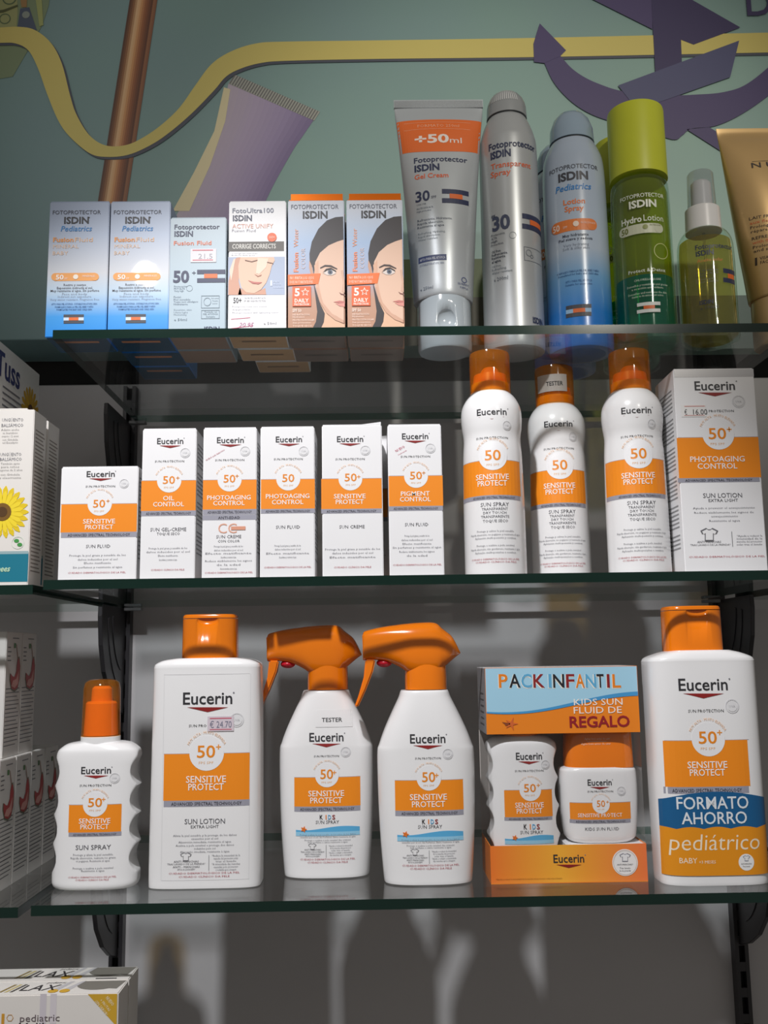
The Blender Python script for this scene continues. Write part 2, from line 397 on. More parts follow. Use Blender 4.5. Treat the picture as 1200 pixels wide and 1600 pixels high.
for i in range(14):                        # copper rod, printed as bands of tone
    f0, f1 = i / 14, (i + 1) / 14; f = (f0 + f1) / 2
    t = [(0, (84, 54, 40)), (.16, (140, 92, 56)), (.34, (240, 200, 150)), (.46, (216, 158, 104)), (.62, (158, 98, 60)), (.82, (104, 64, 44)), (.93, (180, 126, 86)), (1, (104, 64, 46))]
    for (a, ca), (d, cb) in zip(t, t[1:]):
        if a <= f <= d: c = tuple(int(ca[k] + (cb[k] - ca[k]) * (f - a) / (d - a)) for k in range(3))
    X = lambda ff, y: (203 + 43 * ff) + ((135 + 46 * ff) - (203 + 43 * ff)) * (y / 430)
    P.poly([(X(f0, -30), -30), (X(f1, -30), -30), (X(f1, 430), 430), (X(f0, 430), 430)], c, 3)
P.build(mural, 'copper_rod_print')
P = MU()                                   # printed lilac tube
LFT = crom([(357, 131), (345, 180), (320, 240), (290, 310), (240, 400)]); RGT = crom([(490, 188), (475, 210), (455, 240), (415, 315), (385, 400)])
TON = [(0, (200, 188, 200)), (.35, (186, 172, 198)), (.7, (164, 150, 184)), (1, (130, 116, 154))]
for i in range(16):
    f0, f1 = i / 16, (i + 1) / 16; c = tuple(int(np.interp((f0 + f1) / 2, [t[0] for t in TON], [t[1][k] for t in TON])) for k in range(3))
    mixp = lambda f: [P.uv(*(np.array(a_) * (1 - f) + np.array(b_) * f)) for a_, b_ in zip(LFT, RGT)]
    A_, B_ = mixp(f0), mixp(f1); n_ = len(A_); P.add(A_ + B_, [(j, j + 1, n_ + j + 1, n_ + j) for j in range(n_ - 1)], c, 2)
P.poly([(350, 137), (360, 140), (352, 190), (328, 260), (296, 330), (270, 330), (303, 270), (335, 205)], (236, 224, 180), 3)
P.poly([(367, 117), (500, 175), (491, 189), (357, 131)], (176, 178, 168), 3)
for i in range(34):
    f = i / 34; x, y = 367 + 133 * f, 117 + 58 * f
    P.poly([(x, y), (x + 1.6, y + .7), (x - 7, y + 14.5), (x - 8.6, y + 13.8)], (118, 118, 116), 4)
P.build(mural, 'lilac_tube_print')
P = MU()                                   # patterned vase in the corner
P.poly([(-40, -30), (82, -30), (76, 10), (66, 40), (55, 60), (20, 120), (-40, 130)], (134, 152, 116), 2)
P.poly([(-40, -30), (26, -30), (28, 20), (26, 46), (-40, 50)], (168, 172, 116), 3)
P.poly([(32, 14), (46, 12), (58, 48), (27, 48)], (84, 96, 116), 4)
P.poly([(28, -30), (44, -30), (42, 12), (34, 12)], (168, 132, 82), 4)
P.disc(41, 24, 6, (150, 160, 150), 5); P.disc(15, -2, 11, (96, 116, 82), 4, r0=9); P.disc(8, 30, 9, (96, 116, 82), 4, r0=7.4)
P.poly([(52, -30), (64, -30), (68, 40), (62, 42)], (172, 180, 112), 4)
P.poly([(-40, 22), (6, 16), (28, 8), (28, 11), (6, 20), (-40, 26)], (86, 92, 52), 5)
P.build(mural, 'vase_print')
top = [(-60, 46), (0, 44), (30, 43), (55, 48), (80, 68), (97, 100), (110, 150), (120, 180), (140, 212), (165, 228), (195, 228), (220, 218), (250, 198), (280, 170), (305, 135), (330, 102), (360, 82), (400, 69), (450, 66), (600, 64), (850, 60), (1200, 52), (1400, 48)]
bot = [(-60, 70), (0, 68), (25, 69), (45, 80), (60, 108), (75, 150), (92, 190), (110, 215), (140, 240), (165, 246), (200, 243), (235, 228), (265, 208), (300, 178), (335, 142), (352, 122), (372, 110), (405, 100), (450, 96), (600, 93), (850, 90), (1200, 83), (1400, 79)]
def ribbon(P, A, B, col, layer, dx=0, dy=0):
    a = [P.uv(x + dx, y + dy) for x, y in crom(A)]; c = [P.uv(x + dx, y + dy) for x, y in crom(B)]; n = len(a)
    P.add(a + c, [(i, i + 1, n + i + 1, n + i) for i in range(n - 1)], col, layer)
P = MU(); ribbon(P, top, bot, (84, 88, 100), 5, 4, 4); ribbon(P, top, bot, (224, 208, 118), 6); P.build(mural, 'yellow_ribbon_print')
P = MU(); PU1, PU2, PU3 = (66, 58, 98), (84, 74, 116), (86, 88, 124)
P.poly([(905, -10), (1018, -10), (1019, 47)], PU2, 7); P.poly([(1058, -12), (1156, 44), (1083, 71), (1060, 62)], PU1, 7)
P.poly([(1016, -20), (1060, -20), (1066, 130), (1024, 130)], PU1, 8)
ribbon(P, [(850, 99), (865, 130), (890, 158), (920, 178), (955, 191), (1000, 202), (1050, 219), (1066, 212), (1080, 202), (1120, 197), (1170, 172), (1240, 120)],
       [(875, 88), (893, 108), (915, 123), (940, 134), (965, 142), (1000, 148), (1040, 150), (1060, 150), (1085, 149), (1130, 145), (1170, 130), (1230, 80)], PU2, 7)
P.poly([(843, 38), (884, 80), (875, 89), (850, 100), (834, 98), (833, 70)], PU2, 8)
P.poly([(1072, 203), (1108, 200), (1150, 226), (1160, 246), (1130, 240)], PU2, 7)
P.poly([(965, 135), (1154, 65), (1140, 122), (995, 173)], PU3, 9)
P.text('D', 1187, 25, 40, 45, (66, 58, 98), bold=.01, layer=7); P.build(mural, 'purple_anchor_print')

# slotted uprights, brackets, glass shelves
BLACK = mat('black_steel', (44, 43, 46), rough=0.38, vary=0.04)
BLACK2 = mat('black_slot', (12, 12, 13), rough=0.6)
GREYM = mat('grey_pad', (120, 122, 124), rough=0.4)
UX = (-0.2645, 0.3765)
for k, ux in enumerate(UX):
    r = thing('shelf_upright', 'black slotted steel wall upright at the %s end of the shelves' % ('left', 'right')[k], 'upright', (ux, WALL_Y - .0005, ZC - .9), 0, 'slotted wall uprights')
    bm = bmesh.new()
    for a, c in ((-.0068, -.0030), (.0030, .0068)): bm_box(bm, a, c, -.0130, 0, 0, 1.20)
    for i in range(48): bm_box(bm, -.003, .003, -.0128, -.0105, i * .025, i * .025 + .009)
    bm_obj('rail', bm, BLACK, r); box('slot_back', -.003, .003, -.003, 0, 0, 1.20, BLACK2, r)
    for nm, zs in (('upper', Z_TOP), ('middle', Z_MID), ('lower', Z_BOT)):
        zu = zs - GT - .0003
        q = thing('shelf_bracket', 'curved black steel bracket under the %s end of the %s glass shelf' % (('left', 'right')[k], nm), 'bracket', (ux, WALL_Y, zu), 0, 'curved shelf brackets')
        out = [(-.0135, 0), (-.104, 0), (-.105, -.012), (-.100, -.040), (-.088, -.066), (-.066, -.088), (-.040, -.103), (-.0135, -.112)]
        prism('plate', out, -.0022, .0022, BLACK, q, .0006, 1, 'X')
        for j, rr in enumerate((.62, .80)):
            cc = [(-.0135 - (.088 * rr) * math.sin(t), -.105 * rr * math.cos(t) - .004) for t in np.linspace(.35, 1.45, 9)]
            pts = cc + [(a + .0025, z + .0015) for a, z in reversed(cc)]
            prism('rib', pts, -.0030, .0030, BLACK, q, 0, 1, 'X')
        for sg in (-1, 1): box('glass_pad', sg * .004 if sg > 0 else -.022, .022 if sg > 0 else -.004, -.030, -.0215, -.0035, -.0002, GREYM, q, .0005)
GLASS = clear('shelf_glass', (250, 252, 252), f0=.045, rough=.012)
EDGE = mat('glass_edge_green', (10, 38, 31), rough=.15, vary=.10, scale=20)
EDGE_LIT = mat('glass_back_edge_lit_green', (40, 92, 76), rough=.25, vary=.08, scale=20)  # lit copy of the edge green; light reaching the back is painted in
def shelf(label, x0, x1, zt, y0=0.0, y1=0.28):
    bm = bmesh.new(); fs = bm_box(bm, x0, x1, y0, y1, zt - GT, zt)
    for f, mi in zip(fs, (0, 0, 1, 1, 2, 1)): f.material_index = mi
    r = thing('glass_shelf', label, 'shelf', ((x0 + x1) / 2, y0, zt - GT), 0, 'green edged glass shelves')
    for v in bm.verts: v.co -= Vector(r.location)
    return bm_obj('pane', bm, [GLASS, EDGE, EDGE_LIT], r)
XL, XR = -0.2545, 0.355
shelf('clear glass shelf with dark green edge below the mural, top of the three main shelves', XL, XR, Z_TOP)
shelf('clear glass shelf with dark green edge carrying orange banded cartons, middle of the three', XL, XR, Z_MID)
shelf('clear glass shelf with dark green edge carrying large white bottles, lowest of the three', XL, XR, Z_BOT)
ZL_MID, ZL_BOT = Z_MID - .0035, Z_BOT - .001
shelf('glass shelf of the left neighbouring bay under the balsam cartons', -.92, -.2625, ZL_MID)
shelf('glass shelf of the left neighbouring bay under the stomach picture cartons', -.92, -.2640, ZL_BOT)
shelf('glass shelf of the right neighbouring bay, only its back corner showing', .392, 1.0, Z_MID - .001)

# ================================================================== middle shelf: orange banded cartons and spray cans
G_MID = 'orange banded cartons on the middle shelf'
def cc(a, ys, ws): return [(a, y, w_) for y, w_ in zip(ys, ws)]
YM = 0.028
r, P = carton('sun_fluid_carton', 'short wide white carton with orange band, leftmost on the middle shelf', 'carton', 90, 212.4, 905, 729, YM, Z_MID, .034, group=G_MID, xt=158)
euc(P, (157.4, 745, 44, 9), (157, 761.6, 46), (155, 793, 19, 12), (156, 787, 19), (95.3, 213.8, 787.6, 831.4, 839.6), [('SENSITIVE', 818, 50), ('PROTECT', 827, 44)], 7,
    [('SUN FLUID', 153.5, 856, 38, 5)], cc(152.5, (869, 875.4, 881, 887.6), (88, 62, 42, 77)), [(151.5, 896, 90)], (194, 755.6, 7.5), (169, 783)); P.build(r)
r, P = carton('sun_gel_carton', 'tall white orange banded carton, second from left on the middle shelf', 'carton', 218, 304, 903, 669.6, YM, Z_MID, .044, group=G_MID, xt=265)
euc(P, (266, 693.6, 41, 9.2), (265, 722.4, 45.6), (264, 756, 19, 12), (264.5, 751, 19), (220.6, 306, 751, 798, 806), [('OIL', 782, 17), ('CONTROL', 791.4, 48)], 7,
    [('SUN GEL-CREME', 263, 830, 56, 5.5), ('TOQUE SECO', 263, 836, 36, 4)], cc(262.5, (858, 863.6, 869.6, 876), (60, 68, 31, 28)), [(262, 891.6, 52, 'CUIDADO CLÍNICO DA PELE')], (289.4, 707.6, 8), (278, 747)); P.build(r)
r, P = carton('sun_creme_carton', 'white carton with two grey strips and pale CC letters on the middle shelf', 'carton', 315, 400, 901, 668, YM, Z_MID, .044, group=G_MID, xt=360)
euc(P, (360, 692, 42, 9), (359, 720.5, 45.5), (358.6, 754, 18.5, 12), (358.8, 749.5, 18.8), (317, 400.7, 750, 795.8, 803.8), [('PHOTOAGING', 781, 68), ('CONTROL', 789.6, 49)], 7,
    [('SUN CREME', 357.5, 841, 39, 5), ('CON COLOR', 357.5, 847.4, 34, 4)], cc(357, (855, 861, 866, 872, 877.7, 883.8, 890), (45, 45, 72, 24, 73, 37, 26)), [(357.5, 896, 75)], (383, 705, 8), (370.5, 744))
P.rect(316.6, 400.6, 804.4, 812.4, GREY, 1); P.text('ANTI-EDAD', 358, 810.8, 34, 4, (60, 60, 70), layer=3)
P.text('CC', 355.5, 833, 29, 15, (226, 170, 146), layer=2); P.rect(361, 383.6, 822.5, 828, (222, 156, 128), 3, 1, 1)
P.text('NUEVO ácido hialurónico', 337, 712, 33, 2.6, (176, 70, 92), rot=.54); P.build(r)
r, P = carton('sun_fluid_carton', 'white orange banded carton with one grey strip, middle of five tall cartons', 'carton', 406, 492, 900, 666.6, YM, Z_MID, .044, group=G_MID, xt=450)
euc(P, (451.4, 690.8, 41, 9), (450.5, 719, 45), (450.5, 753, 19, 12), (450.5, 748, 18.8), (407.6, 492, 749, 795, 802), [('PHOTOAGING', 778.8, 68), ('CONTROL', 788, 49)], 7,
    [('SUN FLUID', 450, 826, 37.6, 5)], cc(449.5, (854, 859.6, 866, 872), (41, 40, 67, 27)), [(449.5, 887.6, 73.5)], (474.5, 705, 8)); P.build(r)
r, P = carton('sun_creme_carton', 'white orange banded carton with lifted top right corner, middle shelf', 'carton', 504, 599.6, 899, 663.5, YM - .002, Z_MID, .044, group=G_MID, xt=546)
euc(P, (547, 690.4, 41, 9), (547, 719, 45.5), (548, 752, 19, 12), (547.5, 748, 18.6), (502, 596.4, 748, 795, 802), [('SENSITIVE', 778.8, 49.5), ('PROTECT', 787.6, 43.5)], 7,
    [('SUN CREME', 550, 825.5, 39.4, 5)], cc(551, (859.4, 865.5, 872), (86, 64, 71.5)), [(551, 887.5, 58, 'CUIDADO CLÍNICO DA PELE')], (570.7, 703.8, 8), (560.6, 745)); P.build(r)
prism('lifted_flap', [(P.W * .1, P.H - .0002), (P.W / 2 - .0006, P.H - .0002), (P.W / 2 - .0006, P.H + .0022)], -P.D / 2 + .0006, -P.D / 2 + .0012, CARD, r)
cr = r
dup(cr, (P.X + .0055, YM + .070, Z_MID), 'white carton mostly hidden behind the carton with the lifted corner', 0)
r, P = carton('sun_fluid_carton', 'white carton with small slanted red note, nearest the spray cans', 'carton', 609, 694.4, 896, 663, YM, Z_MID, .044, group=G_MID, xt=648)
euc(P, (648.6, 686, 41, 9), (649, 715, 46), (650, 749, 19, 12), (650, 744, 18.6), (607.5, 692, 743.6, 790.7, 798), [('PIGMENT', 774.8, 45), ('CONTROL', 783.6, 48)], 7,
    [('SUN FLUID', 651, 822, 36.7, 5)], cc(651.5, (838.6, 845, 851, 856.7, 863.3, 869.5), (38.5, 48.6, 45, 76, 55, 32)), [(652, 883.8, 76)], (672.4, 700.5, 8), (662, 739))
P.text('NUEVO', 626, 703, 16, 4, (190, 70, 100), rot=.5); P.text('Fórmula mejorada', 629, 708, 15, 2, (190, 70, 100), rot=.5); P.build(r)
r, P = carton('sun_lotion_carton', 'large white lotion carton with price mark at the right end of the middle shelf', 'carton', 1070.5, 1200, 887, 576, YM - .004, Z_MID, .052, lines='L', xt=1115)
euc(P, (1117, 609.5, 63, 14), (1127, 644, 39, 3.6), (1121, 686, 27.5, 17), (1122, 678, 25), (1059, 1187, 683.5, 746.5, 753.5), [('PHOTOAGING', 721.5, 85), ('CONTROL', 732.5, 62)], 8.5,
    [('SUN LOTION', 1129, 777.5, 61, 7), ('EXTRA LIGHT', 1130, 784, 46, 4.5), ('ANTI MANCHAS', 1108, 848.5, 37, 3.4), ('TRAS LAVADO DE LA PRENDA*', 1110, 852.7, 63, 2.8)],
    [(1131, 795, 97, 'Ayuda a prevenir el envejecimiento'), (1131, 802, 93, 'Reduce visiblemente los signos de'), (1132, 808, 42, 'envejecimiento'), (1132, 815, 48, 'Resistente al agua')]
    + [(1171, y, 40, t) for y, t in zip((838.6, 843, 847.5, 852), ('*Ayuda a reducir la', 'intensidad de la', 'mancha del protector', 'solar tras el lavado'))], [(1136, 871, 119)], (1154, 627.5, 10), (1139, 671), suntext='PROTECTION')
P.rect(1053.5, 1177.5, 577, 589, mat('silver_strip', (176, 176, 178), rough=.25, metal=.7), 1); shirt(P, 1108, 836, 14, (110, 110, 114))  # grey metallic strip along the top of the front
P.rect(1143.4, 1144.3, 830.5, 854, (110, 110, 114), 2, 1, 1)
P.rect(1064, 1103, 632.5, 651.5, (238, 237, 235), 2, 2, 1); P.rect(1069, 1101, 634.5, 635.4, (210, 110, 100), 3, 1, 1); P.rect(1069, 1101, 648.8, 649.5, (210, 110, 100), 3, 1, 1)
P.text('€', 1071.5, 648, 4, 8, DARK, layer=3); P.text('16.00', 1094, 648, 22, 8.5, DARK, layer=3)
P.build(r)
S = Print(lambda u, v, off: (-P.W / 2 - off - .0002, u, v))
for i in range(14): S.strip(.004, .020, .012 + i * .0024, .0125 + i * .0024 + .0006 * (i % 3), (50, 50, 52), 2, 1)
S.build(r, 'barcode')

def prof(Yc, zs, X0, rows, b=None, n=2.0):
    out = []
    for row in rows:
        y, xl, xr = row[:3]; a = (at(xr, y, Yc)[0] - at(xl, y, Yc)[0]) / 2; z = at((xl + xr) / 2, y, Yc)[2] - zs
        out.append((z, a, a if b is None else b * (row[3] if len(row) > 3 else 1.0), n))
    return out
ORGL = clear('amber_cap', (255, 230, 170), f0=.05, rough=.08, body=.34, bodyrgb=(236, 146, 34))
ORCL = clear('clear_orange_cap', (255, 228, 160), f0=.05, rough=.06, body=.20, bodyrgb=(244, 160, 50))
ORIN = mat('amber_nozzle', (240, 124, 18), rough=.35)
Yc = YM + .0255
X0 = at(775, 888, Yc)[0]
can = thing('spray_can', 'white spray can with amber cap, left of the three on the middle shelf', 'spray can', (X0, Yc, Z_MID), 0, 'white spray cans with amber caps')
B = prof(Yc, Z_MID, X0, [(880, 727, 823), (800, 725, 820), (720, 724, 815.6), (690, 724, 812), (672, 720.5, 812.5), (655, 719, 813), (640, 720.5, 811), (626, 727, 804), (616, 736, 795), (611, 741, 789)])
LB = Loft([(0, .0240, .0240, 2), (.0008, .0252, .0252, 2), (.003, B[0][1], B[0][1], 2)] + B); LB.build('can_body', PLASTIC, can)
zt = B[-1][0]; cw = (at(795, 600, Yc)[0] - at(732, 600, Yc)[0]) / 2; ch = at(765, 553, Yc)[2] - Z_MID
Loft([(zt - .003, cw, cw, 2), (ch - .004, cw, cw, 2), (ch - .0012, cw * .97, cw * .97, 2), (ch, cw * .86, cw * .86, 2)], False).build('cap', ORGL, can, smooth=40)
Loft([(zt - .002, cw * .93, cw * .93, 2), (zt + .0048, cw * .93, cw * .93, 2), (zt + .0052, cw * .90, cw * .90, 2)], False).build('cap_ring', mat('yellow_ring', (250, 178, 40), rough=.35), can, N=40)
Loft([(zt + .005, cw * .86, cw * .86, 2), (zt + .013, cw * .80, cw * .80, 2), (zt + .014, cw * .5, cw * .5, 2), (zt + .018, cw * .42, cw * .42, 2), (zt + .020, cw * .30, cw * .30, 2)], False).build('nozzle', ORIN, can, N=28)
P = Print(LB.arc(), Yc - .0250, X0, Z_MID, arc=.0252)
euc(P, (768.2, 648, 48, 10), (769, 685, 52, 3.4), (770, 719, 25, 16), (770, 712, 23), (728, 815, 719, 773.5, 780.5), [('SENSITIVE', 748.8, 54), ('PROTECT', 759, 47.5)], 8.5,
    [('SUN SPRAY', 773, 791, 45.5, 6), ('TRANSPARENT', 773, 797, 42, 4), ('DRY TOUCH', 773, 803, 37, 4), ('TRANSPARENTE', 773.5, 809, 45.5, 4), ('TOQUE SECO', 774, 816, 40.5, 4.3)],
    [(774, y, w_, t) for y, w_, t in ((831, 61, 'Protege y calma la piel sensible'), (836.4, 86, 'Rápida absorción, no pegajoso y resistente al agua'), (841.7, 69, 'Aplicación multi-posición y continua'), (853.3, 62, 'Protege e acalma a pele sensível'), (859, 86, 'Rápida absorção, não gorduroso, resistente à água'), (864.4, 69, 'Aplicação multi-posições e contínua'))],
    [(774, 874.8, 84), (775, 879.2, 69)], (792.5, 664, 7.5))
P.build(can)
k8 = at(878, 888, YM + .045 + .0255)[0]; k9 = at(998, 886, Yc)[0]
can8 = dup(can, (k8, YM + .045 + .0255, Z_MID), 'white spray can with TESTER sticker on its cap, set back between two others')
can9 = dup(can, (k9 + .001, Yc, Z_MID), 'white spray can with amber cap beside the large lotion carton')
V = Loft([(0, cw + .0003, cw + .0003, 2), (.2, cw + .0003, cw + .0003, 2)], False)
P = Print(V.arc(), YM + .045, k8, Z_MID, arc=cw)
P.rect(846, 889, 580, 607, (176, 168, 160), 1); P.text('TESTER', 869, 598, 27, 6.5, (30, 30, 30), bold=.01, layer=3); P.build(can8, 'tester_sticker')

# left neighbouring bay, middle height
XU = at(43.5, 905, .012)
zu = ZL_MID
def side_print(W, D): return Print(lambda u, v, off: (W / 2 + off, u, v))
CREAM = mat('cream_card', (226, 222, 216), rough=.5, vary=.02)
H = at(30, 640, .012)[2] - zu; W = .062; D = .030
r = thing('balsam_carton', 'cream balsam carton with yellow flower, front one in the left bay', 'carton', (XU[0] - W / 2, .012 + D / 2, zu), 0, 'balsam cartons in the left bay')
box('carton_body', -W / 2, W / 2, -D / 2, D / 2, 0, H, CREAM, r, .0006, 2)
box('top_flap', -W / 2 + .001, W / 2 - .006, -D / 2 + .0005, D / 2 - .001, H - .0001, H + .0012, CREAM, r, .0003)
S = side_print(W, D)
for i in range(38): S.strip(-D * .36, D * .36 - .002 * (i % 3), .012 + i * .0031, .0132 + i * .0031, (146, 138, 130), 1, 1)
S.build(r, 'side_print')
P = Print(lambda u, v, off: (u, -D / 2 - off, v), .012, XU[0] - W / 2, zu)
P.text('UNGÜENTO', 20, 658.5, 33, 5, SOFT); P.text('BALSÁMICO', 19.5, 667, 34, 5, SOFT)
for y, w_, t in ((673, 28, 'Adatto anche'), (678, 23, 'ai bambini'), (683, 26, 'sopra i 2 anni'), (688.5, 24, 'con Grindelia'), (693, 24, 'ed Eucalipto')): P.text(t, 16, y, w_, 3.2, (150, 148, 146))
P.text('UNGÜENTO', 17, 712.5, 33, 5, SOFT); P.text('BALSÁMICO', 17, 720, 34, 5, SOFT)
for y, w_, t in ((726, 30, 'También apto'), (731, 28, 'para niños'), (736, 38, 'mayores de 2 años'), (743, 30, 'con Grindelia'), (748, 34, 'y oleorresina')): P.text(t, 16, y, w_, 3.2, (150, 148, 146))
for ring, (n, R, c) in enumerate(((22, 41, (226, 196, 30)), (20, 33, (240, 214, 48)))):
    for i in range(n):
        t = 2 * math.pi * (i + .5 * ring) / n; x, y = 4, 800; q = []
        for f, wd in ((.25, .03), (.55, .085), (.85, .10), (1, .02)): q.append((f, wd))
        L_ = [(x + R * f * math.cos(t + wd / f), y + R * f * math.sin(t + wd / f)) for f, wd in q] + [(x + R * f * math.cos(t - wd / f), y + R * f * math.sin(t - wd / f)) for f, wd in reversed(q)]
        P.poly(L_, c, 2 + ring)
P.disc(4, 800, 14, (120, 86, 30), 5); P.disc(4, 800, 8, (84, 56, 24), 6)
P.disc(28, 848, 10, (214, 224, 210), 2, r0=9); P.disc(26, 845, 4, (70, 150, 74), 2, ry=3); P.disc(31, 851, 4, (70, 150, 74), 2, ry=3)
P.rect(-60, 43.6, 866, 909.5, (20, 118, 140), 1); P.rect(-60, 44.5, 861.5, 866, (150, 176, 180), 1)
P.text('bees', 5, 893, 20, 9, (190, 224, 190), bold=.02, shear=.25, layer=3)
P.build(r)
r2 = dup(r, (XU[0] - W / 2 - .0012, .012 + D * 1.5 + .007, zu), 'cream balsam carton behind the front flower carton in the left bay')
r3 = dup(r, (-.322 - W / 2 - .004, .012 + D * 2.5 + .034, zu), 'cream balsam carton third in its row, under the cough syrup carton')
r4 = dup(r, (-.322 - W / 2 - .004, .012 + D * 3.5 + .036, zu), 'cream balsam carton at the back, under the cough syrup carton')
Hs = H + .0013; DX = -.322
pc = atx(62, 585, DX); Ht = pc[2] - (zu + Hs); Dt = .13; y1 = pc[1]
r = thing('syrup_carton', 'shaded cough syrup carton with yellow flower lying on the balsam cartons', 'carton', (DX - .04, y1 - Dt / 2, zu + Hs), 0)
box('carton_body', -.04, .04, -Dt / 2, Dt / 2, 0, Ht, CREAM, r, .0006, 2)
P = Print(lambda u, v, off: (.04 + off, u, v), None, y1 - Dt / 2, zu + Hs, side=DX)
cu, cv = P.uv(14, 590)
V_, F_, W_ = glyphs('Tuss', .02, 2); P.add([(cu - .03 + a * .056 / W_, cv - .004 + b_ * .032) for a, b_ in V_], F_, (52, 58, 108), 2)
fu, fv = Dt / 2 - .022, Ht * .42
for i in range(18):
    t = 2 * math.pi * i / 18; R = .024
    q = [(fu + R * f * math.cos(t + wd / f), fv + R * f * math.sin(t + wd / f)) for f, wd in ((.25, .04), (.6, .1), (.9, .1), (1, .02))] + [(fu + R * f * math.cos(t - wd / f), fv + R * f * math.sin(t - wd / f)) for f, wd in ((1, .02), (.9, .1), (.6, .1), (.25, .04))]
    q = [(min(u, Dt / 2 - .0006), max(v, .001)) for u, v in q]; P.polyuv(q, (206, 160, 30), 1 + i % 2)
P.polyuv([(fu + .007 * math.cos(t), fv + .007 * math.sin(t)) for t in np.linspace(0, 6.1, 16)], (96, 60, 30), 4)
for i in range(8): P.strip(-Dt * .2, Dt * .12 + .006 * (i % 3), Ht * .48 - i * .0055, Ht * .48 - i * .0055 + .0018, (120, 118, 122), 1, 1)
P.build(r, 'side_print')

# ================================================================== lowest shelf: large white bottles
G_LOT = 'large white lotion bottles'
def flip_cap(root, Yc, zs, X0, x0, x1, yb, yt, b, cx=0.0):
    a = (at(x1, yb, Yc)[0] - at(x0, yb, Yc)[0]) / 2; zb = at((x0 + x1) / 2, yb, Yc)[2] - zs; zt = at((x0 + x1) / 2, yt, Yc)[2] - zs; h = zt - zb
    cx = at((x0 + x1) / 2, yb, Yc)[0] - X0
    c = Loft([(zb - .002, a * 1.0, b, 3.2), (zb + .001, a, b, 3.2), (zb + h * .90, a * .985, b * .985, 3.2)], False).build('cap', CAPOR, root, smooth=40, cx=cx)
    l = Loft([(zb + h * .915, a * .985, b * .985, 3.2), (zt - .001, a * .975, b * .975, 3.2), (zt, a * .93, b * .93, 3.2)], False).build('lid', CAPOR, c, smooth=40, cx=cx)
    carve(c, bm_obj('cutter', ball(cx, -b * 1.0, zb + h * .86, a * .40, .0028, h * .13), CAPOR, root, 60))
    return c
# 400 ml lotion bottle
Yf = .040; b = .0215; Yc = Yf + b
X0 = at(323, 1388, Yc)[0]
r = thing('lotion_bottle', 'large white lotion bottle with orange flip cap and price sticker', 'bottle', (X0, Yc, Z_BOT), 0, G_LOT)
rows = [(1372, 237, 410.5), (1300, 238.5, 411), (1200, 241.5, 411), (1100, 244.5, 411), (1050, 246, 411), (1041, 246.6, 410.6), (1036, 250, 408, .97), (1031, 262, 398, .90), (1028, 280, 380, .80)]
B = prof(Yc, Z_BOT, X0, rows, b, 5.0)
L = Loft([(0, B[0][1] * .95, b * .88, 5.0), (.002, B[0][1] * .985, b * .96, 5.0)] + B); L.build('bottle_body', PLASTIC, r)
flip_cap(r, Yc, Z_BOT, X0, 286, 372, 1028, 961, .0165)
P = Print(L.flat(), Yf, X0, Z_BOT)
euc(P, (324.4, 1100, 77, 18), (309, 1136, 27.6, 4), (322, 1183.5, 28.5, 18), (323, 1176.6, 27), (255.4, 389.5, 1177.5, 1250.4, 1260), [('SENSITIVE', 1222.5, 62.4), ('PROTECT', 1234.5, 55.5)], 10,
    [('SUN LOTION', 320, 1287, 63, 7.5), ('EXTRA LIGHT', 320, 1293.8, 43.5, 4.5), ('ANTI MANCHAS', 291, 1347.6, 39, 3), ('TRAS LAVADO DE LA PRENDA*', 291, 1351.3, 60, 2.6), ('ANTI - MANCHAS', 291, 1356, 42, 3), ('APÓS A LAVAGEM*', 291, 1359.8, 28, 2.4)],
    [(320, y, w_, t) for y, w_, t in ((1306.5, 99, 'Alivia la piel sensible y la protege de los daños'), (1311.6, 42, 'causados por el sol'), (1316.8, 82, 'Absorción inmediata, resistente al agua'), (1322, 91, 'Acalma a pele sensível e protege dos danos'), (1327, 33, 'induzidos pelo sol'), (1332, 77, 'Absorção imediata, resistente à água'))]
    + [(353, 1338 + 4.4 * i, 44 - (i % 3) * 6, t) for i, t in enumerate(('*Reduce la intensidad de la', 'mancha del protector solar', 'tras el lavado', '*A intensidade das manchas', 'causadas pelo protector', 'é reduzida após a lavagem'))],
    [(319, 1365.4, 111), (319, 1370.8, 79.5)], (370, 1125, 11), (341.5, 1167), suntext='SUN PRO')
for q in ((256, 390, 1053, 1053.7), (251, 388, 1374.5, 1375.2)): P.rect(*q, (222, 222, 223), 1)
for xa, xb_ in ((256, 251), (391, 388)): P.poly([(xa, 1053), (xa + .7, 1053), (xb_ + .7, 1375), (xb_, 1375)], (222, 222, 223), 1)
shirt(P, 290.5, 1339, 9, (130, 130, 134)); P.rect(326, 326.8, 1336, 1360, (130, 130, 134), 2, 1, 2); P.build(r)
P = Print(L.flat(), Yf, X0, Z_BOT); P.rect(324.4, 365.5, 1119, 1142.4, (214, 202, 210), 4); P.rect(328, 362, 1121.5, 1123, (206, 90, 110), 5, 2, 1); P.rect(328, 362, 1139, 1140.2, (206, 90, 110), 5, 2, 1)
P.text('€ 24.70', 345, 1137, 34, 10, (120, 120, 140), layer=5); P.build(r, 'price_sticker')
